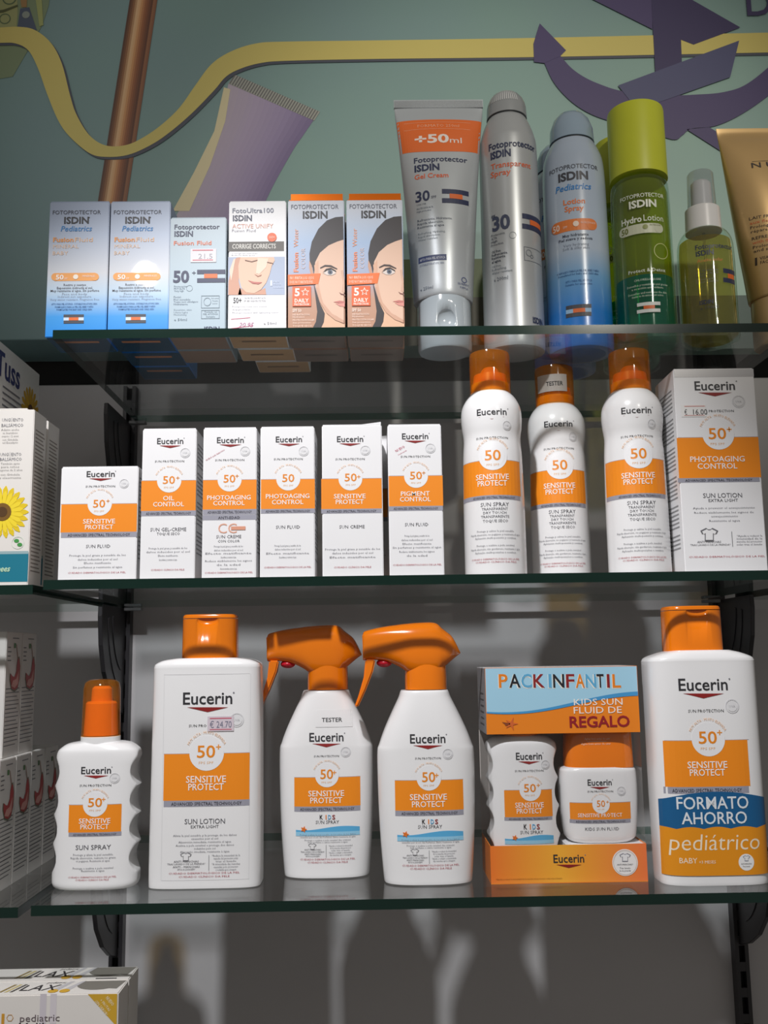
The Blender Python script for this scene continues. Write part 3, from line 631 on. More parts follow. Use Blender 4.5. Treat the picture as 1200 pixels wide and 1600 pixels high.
# saver bottle with printed sleeve
Yf = .021; b = .0235; Yc = Yf + b
X0 = at(1110, 1378, Yc)[0]
r = thing('lotion_bottle', 'large white lotion bottle in a blue and yellow sleeve at the right end', 'bottle', (X0, Yc, Z_BOT), 0, G_LOT)
rows = [(1368, 1028.5, 1194.5), (1300, 1022, 1189), (1200, 1013.5, 1180.5), (1100, 1007, 1173), (1040, 1003.2, 1168.5), (1031, 1003.5, 1167.6), (1026, 1008, 1163, .97), (1020, 1022, 1146, .90), (1016, 1036, 1126, .80)]
B = prof(Yc, Z_BOT, X0, rows, b, 3.8)
L = Loft([(0, B[0][1] * .95, b * .88, 3.8), (.002, B[0][1] * .985, b * .96, 3.8)] + B); L.build('bottle_body', PLASTIC, r)
flip_cap(r, Yc, Z_BOT, X0, 1038, 1125.5, 1016, 948, .0175)
P = Print(L.flat(), Yf, X0, Z_BOT)
euc(P, (1099, 1078.5, 76.5, 18), (1103, 1113, 55.5, 4.5), (1106, 1161.6, 28.5, 18), (1106.5, 1155, 26), (1040, 1171, 1157, 1229.4, 1240), [('SENSITIVE', 1200, 62), ('PROTECT', 1212, 55)], 10, sealp=(1144, 1103.4, 11), plus=(1124, 1144.5), gtext=True)
P.build(r)
P = Print(L.flat(), Yf, X0, Z_BOT)
SL = Loft(L.R + np.array([0, .0004, .0004, 0]), False); P.surf = SL.flat()
A0 = [L.at(v)[0] for v in (.02, .08)]; um = min(A0) * .985
v1 = P.uv(1110, 1237)[1]; v2 = P.uv(1113, 1294)[1]; v3 = P.uv(1115, 1368)[1]
P.strip(-um, um, v2 - .002, lambda u: v1 - .006 * (u / um) ** 2, (18, 92, 142), 1, 40, 4)
P.strip(-um, um, v3, lambda u: v2 - .0005 + .0016 * abs(math.cos(u * 150)), (232, 148, 22), 2, 80, 4)
P.text('FORMATO', 1114, 1263.6, 112, 18, (226, 232, 236), layer=3, bold=.008); P.text('AHORRO', 1116.5, 1287, 102, 17.6, (226, 232, 236), layer=3, bold=.008)
P.text('pediátrico', 1118, 1328, 140, 24, (246, 232, 206), layer=3, shear=.12, bold=-.006); P.text('BABY', 1076, 1349, 27, 8, (250, 236, 210), layer=3); P.text('+3 MESES', 1105, 1349, 26, 4.5, (250, 236, 210), layer=3)
P.disc(1166, 1347, 12.5, (240, 240, 238), 3); shirt(P, 1166, 1341, 6, (130, 140, 160), 4); P.text('ANTI-MANCHAS', 1166, 1350.5, 17, 2, DARK, layer=4); P.text('Tras lavado', 1166, 1354.5, 12, 2, DARK, layer=4)
P.build(r, 'printed_sleeve')

# wavy pump bottle
def wavy(name, label, group, xc, lean, ytop, ybase, hw, Yf, b, zs, cap=True, steps=4, flat_n=2.8):
    Yc = Yf + b; X0 = at(xc, ybase, Yc)[0]
    r = thing(name, label, 'bottle', (X0, Yc, zs), 0, group)
    s_ = (at(xc + 1, ybase, Yc)[0] - at(xc, ybase, Yc)[0]); H = at(xc, ytop, Yc)[2] - zs; a = hw * s_
    K = [(0, a * .86, b * .82, flat_n), (.0012, a * .95, b * .94, flat_n), (.004, a * 1.0, b, flat_n), (.009, a * 1.01, b, flat_n)]
    z1 = H * .93; K += [(z, a * 1.01, b, flat_n) for z in np.linspace(.016, z1 - .006, 14)] + [(z1, a * .97, b * .99, flat_n), (H - .005, a * .90, b * .95, flat_n), (H - .0015, a * .74, b * .86, 2.4), (H, a * .50, b * .75, 2)]
    cz, ck = [0, .010], [a, a]; p = (z1 - .016) / steps
    for i in range(steps):
        for t in np.linspace(0, 1, 13)[:-1]: cz.append(.012 + p * (i + t)); ck.append(a * (1 - .006 * i) * (1 - .155 * abs(math.sin(math.pi * t)) ** .8))
    cz += [.012 + p * steps, H]; ck += [a * .96, a * .96]
    L = Loft(K, True, 4); L.build('bottle_body', PLASTIC, r, N=120, smooth=35, clip=(cz, ck))
    return r, L, X0, Yc, H, s_
r, L, X0, Yc, H, s_ = wavy('pump_bottle', 'white pump spray bottle with wavy grip sides and orange cap', None, 150, 0, 1157.5, 1392, 66.5, .041, .0185, Z_BOT)
cx = at(157.5, 1150, Yc)[0] - X0
Loft([(H - .001, .0158, .0158, 2), (H + .0038, .0158, .0158, 2), (H + .0042, .0150, .0150, 2)], False).build('collar', PLASTIC, r, smooth=30, cx=cx)
ct = at(160, 1061, Yc)[2] - Z_BOT; c0 = H + .0042
Loft([(c0, .0156, .0156, 2), (ct - .008, .0148, .0148, 2), (ct - .003, .0138, .0138, 2), (ct - .0008, .0108, .0108, 2), (ct, .006, .006, 2)], False).build('cap', ORCL, r, smooth=60, cx=cx)
Loft([(c0 + .0005, .0138, .0138, 2), (c0 + .026, .0126, .0126, 2), (c0 + .0275, .0112, .0112, 2), (c0 + .028, .0085, .0085, 2), (c0 + .038, .0080, .0080, 2), (c0 + .040, .006, .006, 2)], False).build('pump_head', mat('orange_pump', (250, 140, 24), rough=.3), r, smooth=40, cx=cx, N=32)
P = Print(L.flat(), .041, X0, Z_BOT)
euc(P, (150, 1208.8, 46.5, 10.5), (149, 1229, 49, 3.4), (148.5, 1260.5, 22, 13), (148.7, 1256.6, 19), (106.6, 188.5, 1257.6, 1300.5, 1307), [('SENSITIVE', 1286.5, 49), ('PROTECT', 1295.6, 44)], 7.5,
    [('SUN SPRAY', 145.5, 1327.5, 55, 7)], [(145, y, w_, t) for y, w_, t in ((1337, 62, 'Protege y alivia la piel sensible'), (1342, 70, 'Rápida absorción, textura no grasa'), (1346.6, 52, 'ni pegajosa. Resistente al agua'), (1358, 63, 'Protege e acalma a pele sensível'), (1362, 36, 'Resistente à água'))],
    [(143.5, 1372, 75), (143.5, 1376.3, 52)], (178.7, 1216, 8), (162, 1249)); P.build(r)

# trigger bottles
Yf = .067; b = .0215; Yc = Yf + b
X0 = at(511.5, 1370, Yc)[0]
t1 = thing('trigger_bottle', 'white trigger spray bottle with TESTER label, left of the pair', 'bottle', (X0, Yc, Z_BOT), 0, 'white trigger spray bottles')
rows = [(1358, 445.5, 578.5), (1300, 441.5, 582.5), (1240, 439, 584), (1174, 438.5, 584), (1158, 441.5, 580.5), (1135, 450.5, 572.5, .97), (1110, 462.5, 561.5, .92), (1090, 472.5, 552, .86), (1081, 476, 549, .82), (1078, 478, 547.5, .78)]
B = prof(Yc, Z_BOT, X0, rows, b, 2.9)
L = Loft([(0, B[0][1] * .90, b * .86, 2.9), (.0022, B[0][1] * .97, b * .96, 2.9)] + B); L.build('bottle_body', PLASTIC, t1)
def loc(x, y, dx=0, dy=0): p = at(x + dx, y + dy, Yc); return p[0] - X0, p[2] - Z_BOT
HX = 400 - 0; k_ = 3.555
ST = [(64, 122, 258, .0070), (68, 112, 262, .0082), (78, 105, 262, .0092), (110, 96, 259, .0104), (150, 87, 262, .0116), (200, 78, 272, .0130), (240, 73, 288, .0142), (275, 68, 308, .0152), (305, 65, 330, .0160), (350, 61, 345, .0166), (430, 58, 345, .0166), (465, 66, 335, .0160), (488, 88, 305, .0150), (510, 105, 288, .0136), (540, 130, 262, .0108), (562, 165, 244, .0074), (578, 200, 232, .0040), (587, 218, 226, .0014)]
V = []; Fc = []; N = 40
for x, y0_, y1_, hdp in [tuple(q) for q in crom(ST, 3)]:
    xt, zt_ = loc(HX + x / k_, 960 + y0_ / k_); xb_, zb_ = loc(HX + x / k_, 960 + y1_ / k_); cz, hz = (zt_ + zb_) / 2, (zt_ - zb_) / 2
    for i in range(N):
        t = 2 * math.pi * i / N; c, sn = math.cos(t), math.sin(t); n_ = 3.0
        V.append(((xt + xb_) / 2, hdp * math.copysign(abs(c) ** (2 / n_), c), cz + hz * math.copysign(abs(sn) ** (2 / n_), sn)))
M_ = len(V) // N
for j in range(M_ - 1):
    for i in range(N): Fc.append((j * N + i, (j + 1) * N + i, (j + 1) * N + (i + 1) % N, j * N + (i + 1) % N))
Fc += [tuple(range(N)), tuple(reversed(range((M_ - 1) * N, M_ * N)))]
head = mesh_obj('trigger_head', V, Fc, CAPOR, t1, smooth=50)
nz_ = [loc(HX + x / k_, 960 + y / k_) for x, y in ((62, 128), (76, 120), (80, 240), (66, 246))]; prism('nozzle_tip', nz_, -.0075, .0075, CAPOR, t1, .0006, 1)
rn = (loc(544, 1070)[0] - loc(481, 1070)[0]) / 2; cxn = (loc(544, 1070)[0] + loc(481, 1070)[0]) / 2
Loft([(loc(512, 1077)[1], rn, rn * .95, 2.4), (loc(512, 1060)[1], rn, rn * .95, 2.4), (loc(512, 1040)[1], rn * .98, rn * .9, 2.4)], False).build('collar', CAPOR, t1, smooth=30, cx=cxn)
lv = [(568.8, 1031.7), (584.2, 1031.7), (580, 1050), (568.8, 1078), (557.5, 1102), (551, 1104), (557.5, 1086.6), (566, 1058.5)]
prism('trigger_lever', [loc(x, y, -147, 0) for x, y in lv], -.008, .008, CAPOR, t1, .0012, 2, smooth=40)
bm = bmesh.new(); bmesh.ops.create_uvsphere(bm, u_segments=24, v_segments=12, radius=1); q = loc(450, 1037.5)
for v in bm.verts: v.co = Vector((q[0] + v.co.x * .0064, v.co.y * .0075, q[1] + v.co.z * .0036))
bm_obj('lock_button', bm, mat('red_button', (206, 30, 52), rough=.3), t1, 60)
P = Print(L.flat(), Yf, X0, Z_BOT)
euc(P, (510, 1158.3, 53.4, 13), (510, 1183, 39, 3), (510.5, 1216.8, 20, 14), (510.8, 1211, 18.5), (459.5, 563, 1214.6, 1260, 1268), [('SENSITIVE', 1244, 56), ('PROTECT', 1254.8, 50)], 8.5,
    [('SUN SPRAY', 511.5, 1287, 36.5, 5), ('ANTI MANCHAS', 488.6, 1329, 26, 2.4), ('TRAS LAVADO DE LA PRENDA*', 488.6, 1332.4, 38, 2.2), ('ANTI MANCHAS', 488.6, 1336, 26, 2.4), ('APÓS A LAVAGEM*', 488.6, 1339.2, 22, 2.2)],
    [(512, y, w_, t) for y, w_, t in ((1305.4, 87, 'Protege y alivia la piel sensible de los niños de los daños'), (1309, 87, 'causados por el sol. Sin Perfumes. Extra resistente al agua'), (1313.8, 72, 'Protege e acalma a pele sensível das crianças'), (1317, 62, 'Sem perfume e extra resistente à água'))]
    + [(532, 1322.5 + 3.6 * i, 37 - (i % 3) * 4, t) for i, t in enumerate(('*Ayuda a reducir la intensidad', 'de la mancha del protector', 'solar tras el lavado', '*Ajuda a reduzir a intensidade', 'das manchas após a lavagem'))],
    [(512, 1344, 86), (512, 1348.7, 63)], (540, 1175, 8), (522.5, 1207), bh=2.4)
def kids(P, x, y, w, h):
    for i, (c, col) in enumerate(zip('KIDS', ((40, 36, 40), (232, 130, 30), (90, 170, 214), (150, 40, 44)))):
        P.text(c, x + w * (i - 1.5) * .27 + (w * .04 if c == 'I' else 0), y, w * (.06 if c == 'I' else .2), h, col, bold=.015, layer=3)
def sea(P, x0, x1, y0, y1, layer=1, c=(92, 176, 222)):
    u0 = P.uv(x0, y0)[0]; u1 = P.uv(x1, y0)[0]; xm = (x0 + x1) / 2; va = P.uv(xm, y0)[1]; vb = P.uv(xm, y1)[1]; h = va - vb
    P.strip(u0, u1, vb, lambda u: va - h * .2 + h * .2 * math.sin((u - u0) / (u1 - u0) * 5.0 - 2.2), c, layer, 30, 2)
    P.strip(u0, u1, vb, vb + h * .42, (150, 206, 234), layer + 1, 12, 1)
kids(P, 511.7, 1280, 24, 6.5); sea(P, 462, 562, 1291, 1306); star(P, 474.5, 1296, 5.5, (230, 120, 40), 4); shirt(P, 488, 1323, 6.5, (130, 130, 134)); P.rect(509.3, 510, 1320, 1340, (130, 130, 134), 2, 1, 2)
P.build(t1)
Yf2 = .037
p2 = at(669, 1382, Yf2 + b)
t2 = dup(t1, (p2[0], Yf2 + b, Z_BOT), 'white trigger spray bottle without TESTER label, right of the pair')
P = Print(L.flat(), Yf, X0, Z_BOT); P.rect(493, 550.5, 1109, 1136, (236, 236, 236), 2); P.text('TESTER', 518.7, 1128, 32, 6.2, DARK, bold=.012, layer=3); P.build(t1, 'tester_sticker')

# gift pack: printed card frame with window, two bottles inside
Yf = .040; xa = at(767.5, 1380, Yf)[0]; xb = at(1012.7, 1377, Yf)[0]; W = xb - xa; X0 = (xa + xb) / 2; D = .058; Yc = Yf + D / 2
def pv(x, y): p = at(x, y, Yf); return p[0] - X0, p[2] - Z_BOT
Ht = pv(873, 1042)[1]; zh = pv(880, 1145.7)[1]; ztray = pv(888, 1320)[1]
PKO = mat('pack_orange', (240, 136, 34), rough=.3, vary=.02, coat=.3); PKG = mat('pack_grey_side', (150, 148, 150), rough=.5)
r = thing('gift_pack', 'orange and sky blue gift pack with window showing two bottles', 'gift pack', (X0, Yc, Z_BOT))
box('back_panel', -W / 2, W / 2, D / 2 - .0006, D / 2, .0005, Ht, mat('pack_inner', (196, 190, 184), rough=.5), r)
box('base_panel', -W / 2, W / 2, -D / 2, D / 2 - .0006, 0, .0006, PKO, r)
box('header_panel', -W / 2, W / 2, -D / 2, -D / 2 + .0006, zh, Ht, PKO, r)
box('top_panel', -W / 2, W / 2, -D / 2 + .0006, D / 2 - .0006, Ht - .0006, Ht, CARD, r)
box('tray_front', -W / 2, W / 2, -D / 2, -D / 2 + .0006, .0006, ztray, ramp('pack_tray_gradient', [(0, (238, 122, 44)), (.45, (246, 176, 56)), (.6, (244, 160, 52)), (1, (240, 122, 66))], 0, W, rough=.3, offset=-W / 2, coat=.3), r)  # orange at both ends, running to yellow-gold near the middle
for sg in (-1, 1):
    x0_, x1_ = (-W / 2, -W / 2 + .0006) if sg < 0 else (W / 2 - .0006, W / 2)
    box('header_side', x0_, x1_, -D / 2 + .0006, D / 2 - .0006, zh, Ht - .0006, PKG, r); box('tray_side', x0_, x1_, -D / 2 + .0006, D / 2 - .0006, .0006, ztray, PKO, r)
FILM = clear('window_film', (250, 250, 250), f0=.03, rough=.02)
bm = bmesh.new(); pts = [(-W / 2 + .0003, D / 2 - .001), (-W / 2 + .0003, -D / 2 + .0003), (W / 2 - .0003, -D / 2 + .0003), (W / 2 - .0003, D / 2 - .001)]
lo = [bm.verts.new((x, y, ztray)) for x, y in pts]; hi = [bm.verts.new((x, y, zh)) for x, y in pts]
for i in range(3): bm.faces.new((lo[i], lo[i + 1], hi[i + 1], hi[i]))
bm_obj('window_film', bm, FILM, r)
P = Print(lambda u, v, off: (u, -D / 2 - off, v), Yf, X0, Z_BOT)
hw = W / 2 - .0003
wv = lambda u: zh + (Ht - zh) * (.46 + .10 * math.sin((u / hw) * 2.0 - .35) + .05 * u / hw)
P.strip(-hw, hw, wv, Ht - .0004, (166, 212, 234), 1, 40, 1); P.strip(-hw, hw, lambda u: wv(u) - .0012 - .0022 * (u / hw * .5 + .5), wv, (70, 152, 206), 2, 40, 1)
cs = [(232, 130, 30), (34, 34, 40), (96, 172, 212), (140, 34, 38), (96, 172, 212), (34, 34, 40), (140, 34, 38), (232, 130, 30), (96, 172, 212), (34, 34, 40), (140, 34, 38), (232, 130, 30)]
xs = [(205, 262), (272, 345), (350, 418), (428, 502), (526, 544), (556, 628), (640, 694), (702, 760), (766, 834), (838, 884), (904, 922), (940, 994)]
for c, (a, e), col in zip('PACKINFANTIL', xs, cs):
    P.text(c, 730 + (a + e) / 2 / 4.138 - .8, 1074.8, (e - a) / 4.138, 20, (250, 244, 230), bold=.03, layer=2); P.text(c, 730 + (a + e) / 2 / 4.138, 1074, (e - a) / 4.138, 20, col, bold=.015, layer=3)
P.text('KIDS SUN', 934.7, 1101.7, 76, 9.8, (250, 240, 230), layer=3); P.text('FLUID DE', 934, 1114.4, 75, 9.8, (250, 240, 230), layer=3); P.text('REGALO', 937, 1135.5, 94, 16, (150, 30, 40), bold=.022, layer=3)
star(P, 799, 1131, 11, (214, 104, 50), 3, .3); P.poly([(784, 1128), (797, 1130), (797, 1132), (790, 1134), (788, 1131)], (140, 70, 40), 3)
P.build(r, 'header_print')
P = Print(lambda u, v, off: (u, -D / 2 - off, v), Yf, X0, Z_BOT)
logo(P, 888.8, 1347.5, 48, 12); P.text('*Ayuda a reducir la intensidad de la mancha del protector solar tras el lavado', 826.7, 1374, 104, 2, (120, 70, 20), layer=3); P.build(r, 'tray_print')
P = Print(lambda u, v, off: (u, -D / 2 - off, v), Yf, X0, Z_BOT); P.disc(976.5, 1347.5, 20, (238, 236, 234), 2); P.disc(976.5, 1347.5, 18.5, (206, 186, 170), 3, r0=17.8); shirt(P, 976.5, 1340, 9, (140, 140, 150), 3)
P.text('ANTI-MANCHAS*', 976.5, 1352, 25, 2.4, DARK, layer=3); P.text('Tras lavado', 976.5, 1357.5, 17, 2.4, DARK, layer=3); P.text('de la prenda', 976.5, 1361.5, 18, 2.4, DARK, layer=3)
P.build(r, 'round_badge')
S = Print(lambda u, v, off: (-W / 2 - off, u, v))
for i in range(6): S.strip(-D * .25, D * .2 - .004 * (i % 2), zh + .006 + i * .005, zh + .0072 + i * .005, (96, 94, 96), 1, 1)
S.build(r, 'side_print')
rb, L, XB, YB, HB, s_ = wavy('pump_bottle', 'white wavy pump bottle inside the gift pack window', 'bottles inside the gift pack', 820, 0, 1146, 1372, 57, Yf + .004, .0175, Z_BOT + .0008)
cxb = .0; Loft([(HB - .001, .0155, .0155, 2), (HB + .003, .0155, .0155, 2), (HB + .0035, .015, .015, 2), (HB + .026, .0140, .0140, 2), (HB + .029, .011, .011, 2), (HB + .030, .006, .006, 2)], False).build('cap', CAPOR, rb, smooth=50)
P = Print(L.flat(), Yf + .004, XB, Z_BOT + .0008)
euc(P, (826.7, 1186.7, 41, 10.5), (827, 1206, 45, 3), (828, 1237.5, 19, 12), (828.5, 1234, 17), (788.5, 864, 1234.6, 1276.6, 1282), [('SENSITIVE', 1261.7, 45), ('PROTECT', 1271, 40)], 7.5, [('SUN SPRAY', 831, 1303, 36, 5)], sealp=(852.5, 1195, 7), plus=(841, 1227))
kids(P, 831, 1295.5, 25, 7.5); sea(P, 789, 866, 1305, 1319); star(P, 804.5, 1309, 5, (230, 120, 40), 4); P.build(rb)
Yg = Yf + .005; bb = .0185; XG = at(937, 1317, Yg + bb)[0]; zp = at(937, 1319, Yg)[2]
box('fluid_platform', XG - X0 - .031, XG - X0 + .031, -D / 2 + .002, D / 2 - .002, .0006, zp - Z_BOT - .0002, CARD, r)
rg = thing('fluid_bottle', 'small white fluid bottle with wide orange cap inside the gift pack', 'bottle', (XG, Yg + bb, zp), 0, 'bottles inside the gift pack')
rows = [(1300, 883, 993), (1270, 879.5, 996), (1230, 877, 996.5), (1206, 876, 994), (1199, 877.5, 992, .98), (1195.5, 884, 986, .94)]
B = prof(Yg + bb, zp, XG, rows, bb, 3.2); L = Loft([(0, B[0][1] * .82, bb * .82, 3), (.002, B[0][1] * .92, bb * .93, 3)] + B); L.build('bottle_body', PLASTIC, rg)
a = (at(987, 1190, Yg + bb)[0] - at(881, 1190, Yg + bb)[0]) / 2; cxg = (at(987, 1190, Yg + bb)[0] + at(881, 1190, Yg + bb)[0]) / 2 - XG; zb = B[-1][0]
LC = Loft([(zb - .0005, a, bb * .93, 3.4), (zb + .032, a * .97, bb * .9, 3.4), (zb + .034, a * .93, bb * .86, 3.4)], False); LC.build('cap', CAPOR, rg, smooth=40, cx=cxg)
P = Print(LC.flat(cxg), Yg, XG + cxg, zp); P.text('Agitar bien antes de usar', 934, 1156, 40, 3.2, (250, 220, 190)); P.text('Agite bem antes de usar', 932, 1164, 46, 3.2, (250, 220, 190)); P.rect(918, 948, 1158.6, 1159.1, (250, 220, 190), 2, 1, 1); P.build(rg, 'cap_print')
P = Print(L.flat(), Yg, XG, zp)
euc(P, (937, 1227, 37.5, 9), (938, 1238, 40, 2.8), (939, 1260.5, 13, 9.5), (939, 1257, 13.5), (892, 986.5, 1254.4, 1280.5, 1286.6), [('SENSITIVE PROTECT', 1276.6, 69)], 5.6, [('KIDS SUN FLUID', 941, 1297.4, 53, 4.5)], sealp=(971, 1236, 7), plus=(949, 1253)); P.build(rg)

# left neighbouring bay, low: two layers of stomach-picture cartons seen from their sides
q0 = atz(14, 1387, ZL_BOT); q1 = atz(51.5, 1359, ZL_BOT); XS = (q0[0] + q1[0]) / 2
pa = [atx(x, 1250, XS)[1] for x in (23, 56, 97)]
OFFW = mat('offwhite_card', (214, 212, 208), rough=.5, vary=.03)
Dp = .036; Hh = atx(24, 1182, XS)[2] - ZL_BOT
def stomach(label, yc, z, H):
    W = .10
    r = thing('stomach_carton', label, 'carton', (XS - W / 2, yc, z), 0, 'cartons with a red stomach picture')
    box('carton_body', -W / 2, W / 2, -Dp / 2 + .0004, Dp / 2 - .0004, 0, H, OFFW, r, .0006, 2)
    P = Print(lambda u, v, off: (W / 2 + off, u, v)); k = Dp
    o = [(-.05, .60), (.10, .585), (.24, .60), (.32, .66), (.33, .74), (.27, .80), (.20, .795), (.165, .755), (.15, .71), (.07, .675), (-.02, .68), (-.12, .70), (-.13, .66)]
    sc_ = lambda q, f, cx, cy: [((.10 + ((cx + (a - cx) * f) - .10) * 1.3) * k, (.655 + ((cy + (v - cy) * f) - .69) * 1.2) * H) for a, v in q]
    P.polyuv(sc_(o, 1.12, .12, .69), (112, 116, 96), 1); P.polyuv(sc_(o, 1, .12, .69), (172, 66, 66), 2)
    P.polyuv(sc_([(-.08, .615), (.10, .60), (.25, .63), (.27, .72), (.15, .66), (0, .65)], 1, .1, .64), (206, 150, 140), 3)
    P.polyuv([(.24 * k, .77 * H), (.28 * k, .77 * H), (.13 * k, .90 * H), (.10 * k, .90 * H)], (150, 110, 84), 2)
    P.strip(-.04 * k, .08 * k, .87 * H, .91 * H, (90, 130, 84), 2, 1); P.strip(-.12 * k, .28 * k, .945 * H, .955 * H, (130, 130, 130), 1, 1)
    for i in range(4): P.strip(-.40 * k, (-.22 + .04 * (i % 2)) * k, (.87 - .035 * i) * H, (.88 - .035 * i) * H, (110, 110, 112), 1, 1)
    for i in range(15):
        v = (.54 - .032 * i) * H; P.strip(-.42 * k, (.40 - .12 * ((i * 7) % 3 == 2)) * k, v, v + .008 * H, (120, 120, 122) if i % 5 else (86, 86, 88), 1, 1)
    P.build(r, 'side_print'); return r
y0 = pa[0] + Dp / 2
proto = stomach('stomach picture carton in the lower layer, second from the front of the left bay', y0, ZL_BOT, Hh)
dup(proto, (XS - .05, y0 - Dp, ZL_BOT), 'stomach picture carton in the lower layer, at the front of the left bay')
dup(proto, (XS - .05, y0 + Dp, ZL_BOT), 'stomach picture carton in the lower layer beside the wavy pump bottle')
dup(proto, (XS - .05, y0 + 2 * Dp, ZL_BOT), 'stomach picture carton in the lower layer, deepest one behind the pump bottle')
XS2 = XS - .003; ys = atx(33, 1050, XS2)[1]
dup(proto, (XS2 - .05, ys - Dp / 2, ZL_BOT + Hh), 'stomach picture carton in the upper layer, nearest the shelf front')
dup(proto, (XS2 - .05, ys + Dp / 2, ZL_BOT + Hh), 'stomach picture carton in the upper layer, last one towards the wall')

# bottom left corner: two flat laxative cartons on a lower shelf
Yk = .0; pr = at(185, 1552, Yk); Hk = .160; Wk = .20; zk = pr[2] - Hk
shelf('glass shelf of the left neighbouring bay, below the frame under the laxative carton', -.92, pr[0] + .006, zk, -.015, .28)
dk = atz(201, 1510, pr[2])[1] - Yk
def lax(label, y0_, Dk, slot):
    r = thing('laxative_carton', label, 'carton', (pr[0] - Wk / 2, y0_ + Dk / 2, zk), 0, 'flat laxative cartons')
    box('carton_body', -Wk / 2, Wk / 2, -Dk / 2 + .0003, Dk / 2 - .0003, 0, Hk, CREAM, r, .0007, 2)
    T = Print(lambda u, v, off: (u, v, Hk + off)); k = Dk
    def tt(s_, u, v, w_, h_, c, b_=0.0):
        V_, F_, W0 = glyphs(s_, b_, 2); T.add([(u + a * w_ / W0 + .35 * q * h_, v + q * h_ / CAPH) for a, q in V_], F_, c, 2)
    tt('LAX', .024, -.20 * k, .026, .40 * k, (60, 56, 58)); tt('pediatric', .040, .30 * k, .014, .12 * k, (120, 116, 116))
    for j in range(3): T.polyuv([(.010 + j * .004, -.28 * k), (.0122 + j * .004, -.28 * k), (.0182 + j * .004, .28 * k), (.016 + j * .004, .28 * k)], ((150, 130, 80), (206, 190, 130), (90, 86, 80))[j], 1)
    for j in range(2):
        u = .0475 + j * .0085
        T.polyuv([(u, -.2 * k), (u + .0055, -.2 * k), (u + .0125, .45 * k), (u + .0095, .45 * k)], (196, 194, 196), 1)
        T.polyuv([(u + .0025 + .0038 * math.cos(t), -.26 * k + .13 * k * math.sin(t)) for t in np.linspace(0, 6.1, 18)], (212, 168, 60), 2)
    T.polyuv([(Wk / 2 - .004, -.16 * k)] + [(.084 + .016 * math.cos(t) - .004, .2 * k + .42 * k * math.sin(t)) for t in np.linspace(5.4, 3.4, 8)] + [(.068, .44 * k), (Wk / 2 - .001, .44 * k)], (128, 124, 116), 1)  # grey area is shadow painted onto the right end of the top
    T.build(r, 'top_print_and_shade')
    if slot: box('top_slot', .074, Wk / 2 - .010, -Dk * .42, -Dk * .38, Hk - .0004, Hk + .0003, BLACK2, r)
    return r
rk = lax('white pediatric laxative carton at the bottom left corner, front one', Yk, dk * .48, False)
P = Print(lambda u, v, off: (u, -dk * .24 + .0003 - off, v), Yk, pr[0] - Wk / 2, zk)
P.poly([(137, 1553.5), (183, 1553), (182, 1604)], (206, 164, 50), 1)
P.text('NUEVO', 170, 1566, 16, 5, (246, 236, 200), bold=.01, rot=-.85, layer=2); P.text('+ FRUTAS', 163, 1572, 22, 4, (246, 236, 200), rot=-.85, layer=2); P.text('¡SIN SABOR!', 157, 1576, 28, 4, (246, 236, 200), rot=-.85, layer=2)
P.text('pediatric', 62, 1596, 62, 10, (104, 92, 96), layer=2); P.text('MeliLax', 62, 1612, 66, 13, (70, 60, 64), bold=.01, layer=2)
P.rect(2, 6.5, 1584, 1612, (206, 150, 50), 2, 1, 1); P.disc(15.5, 1590.5, 5.6, (196, 150, 90), 2, r0=4.6, n=6, k=1)
P.rect(62, 72, 1553, 1600, (206, 200, 206), 1, 1, 1); P.rect(78, 88, 1553, 1600, (214, 208, 212), 1, 1, 1); P.build(rk)
lax('white pediatric laxative carton behind the front one in the bottom left corner', Yk + dk * .49, dk * .51, True)

# ================================================================== top shelf
YT = .018
def bars(P, x0, x1, ya, yb, c=NAVY, layer=2, o=(.26, .74), flank=None):
    h = (yb - ya) / 3.0
    P.rect(x0, x1, ya, ya + h, c, layer, 8, 1); P.rect(x0, x1, yb - h, yb, c, layer, 8, 1)
    if flank: P.rect(x0, x1, ya + h, yb - h, flank, layer, 8, 1)
    P.rect(x0 + (x1 - x0) * o[0], x0 + (x1 - x0) * o[1], ya + h, yb - h, OR2, layer + 1, 6, 1)
def tl(P, lines, x, h, col, align='c', layer=2, bold=0.0):
    for t, y, w_ in lines: P.text(t, x, y, w_, h, col, layer=layer, align=align, bold=bold)
G_BABY = 'blue and white baby fluid cartons'
BLUEG = ramp('blue_fade_card', [(0, (40, 140, 226)), (.16, (70, 160, 232)), (.34, (190, 214, 234)), (.50, (216, 219, 224)), (.80, (184, 198, 220)), (1, (156, 172, 198))], 2, .112, rough=.3, coat=.2)
r, P = carton('baby_fluid_carton', 'blue to white baby fluid carton at the left end of the top shelf', 'carton', 70, 165.5, 527, 314.5, YT, Z_TOP, .040, BLUEG, G_BABY, lines='R', xt=121)
GD = (74, 78, 92)
P.text('FOTOPROTECTOR', 120, 334.8, 75, 6.2, GD, bold=.006); P.text('ISDIN', 119.5, 349.3, 38.7, 10.5, DARK, bold=.03); P.disc(139.5, 340, 1, DARK, 2, n=10, k=1)
P.text('Pediatrics', 119, 361.3, 48, 8.5, (60, 140, 206), bold=.01, shear=.2)
P.text('Fusion', 99, 378, 32, 7, (240, 164, 92), bold=.03); P.text('Fluid', 131, 378, 28, 7, (244, 196, 150)); P.text('MINERAL', 103, 388, 40, 6, (240, 206, 178)); P.text('BABY', 94.5, 398.6, 24, 6, (240, 206, 178))
P.rect(86, 149, 426.5, 439, (242, 168, 92), 1, 8, 2); P.disc(86.5, 432.7, 6.2, (242, 168, 92), 2); P.disc(148.5, 432.7, 6.2, (242, 168, 92), 2)
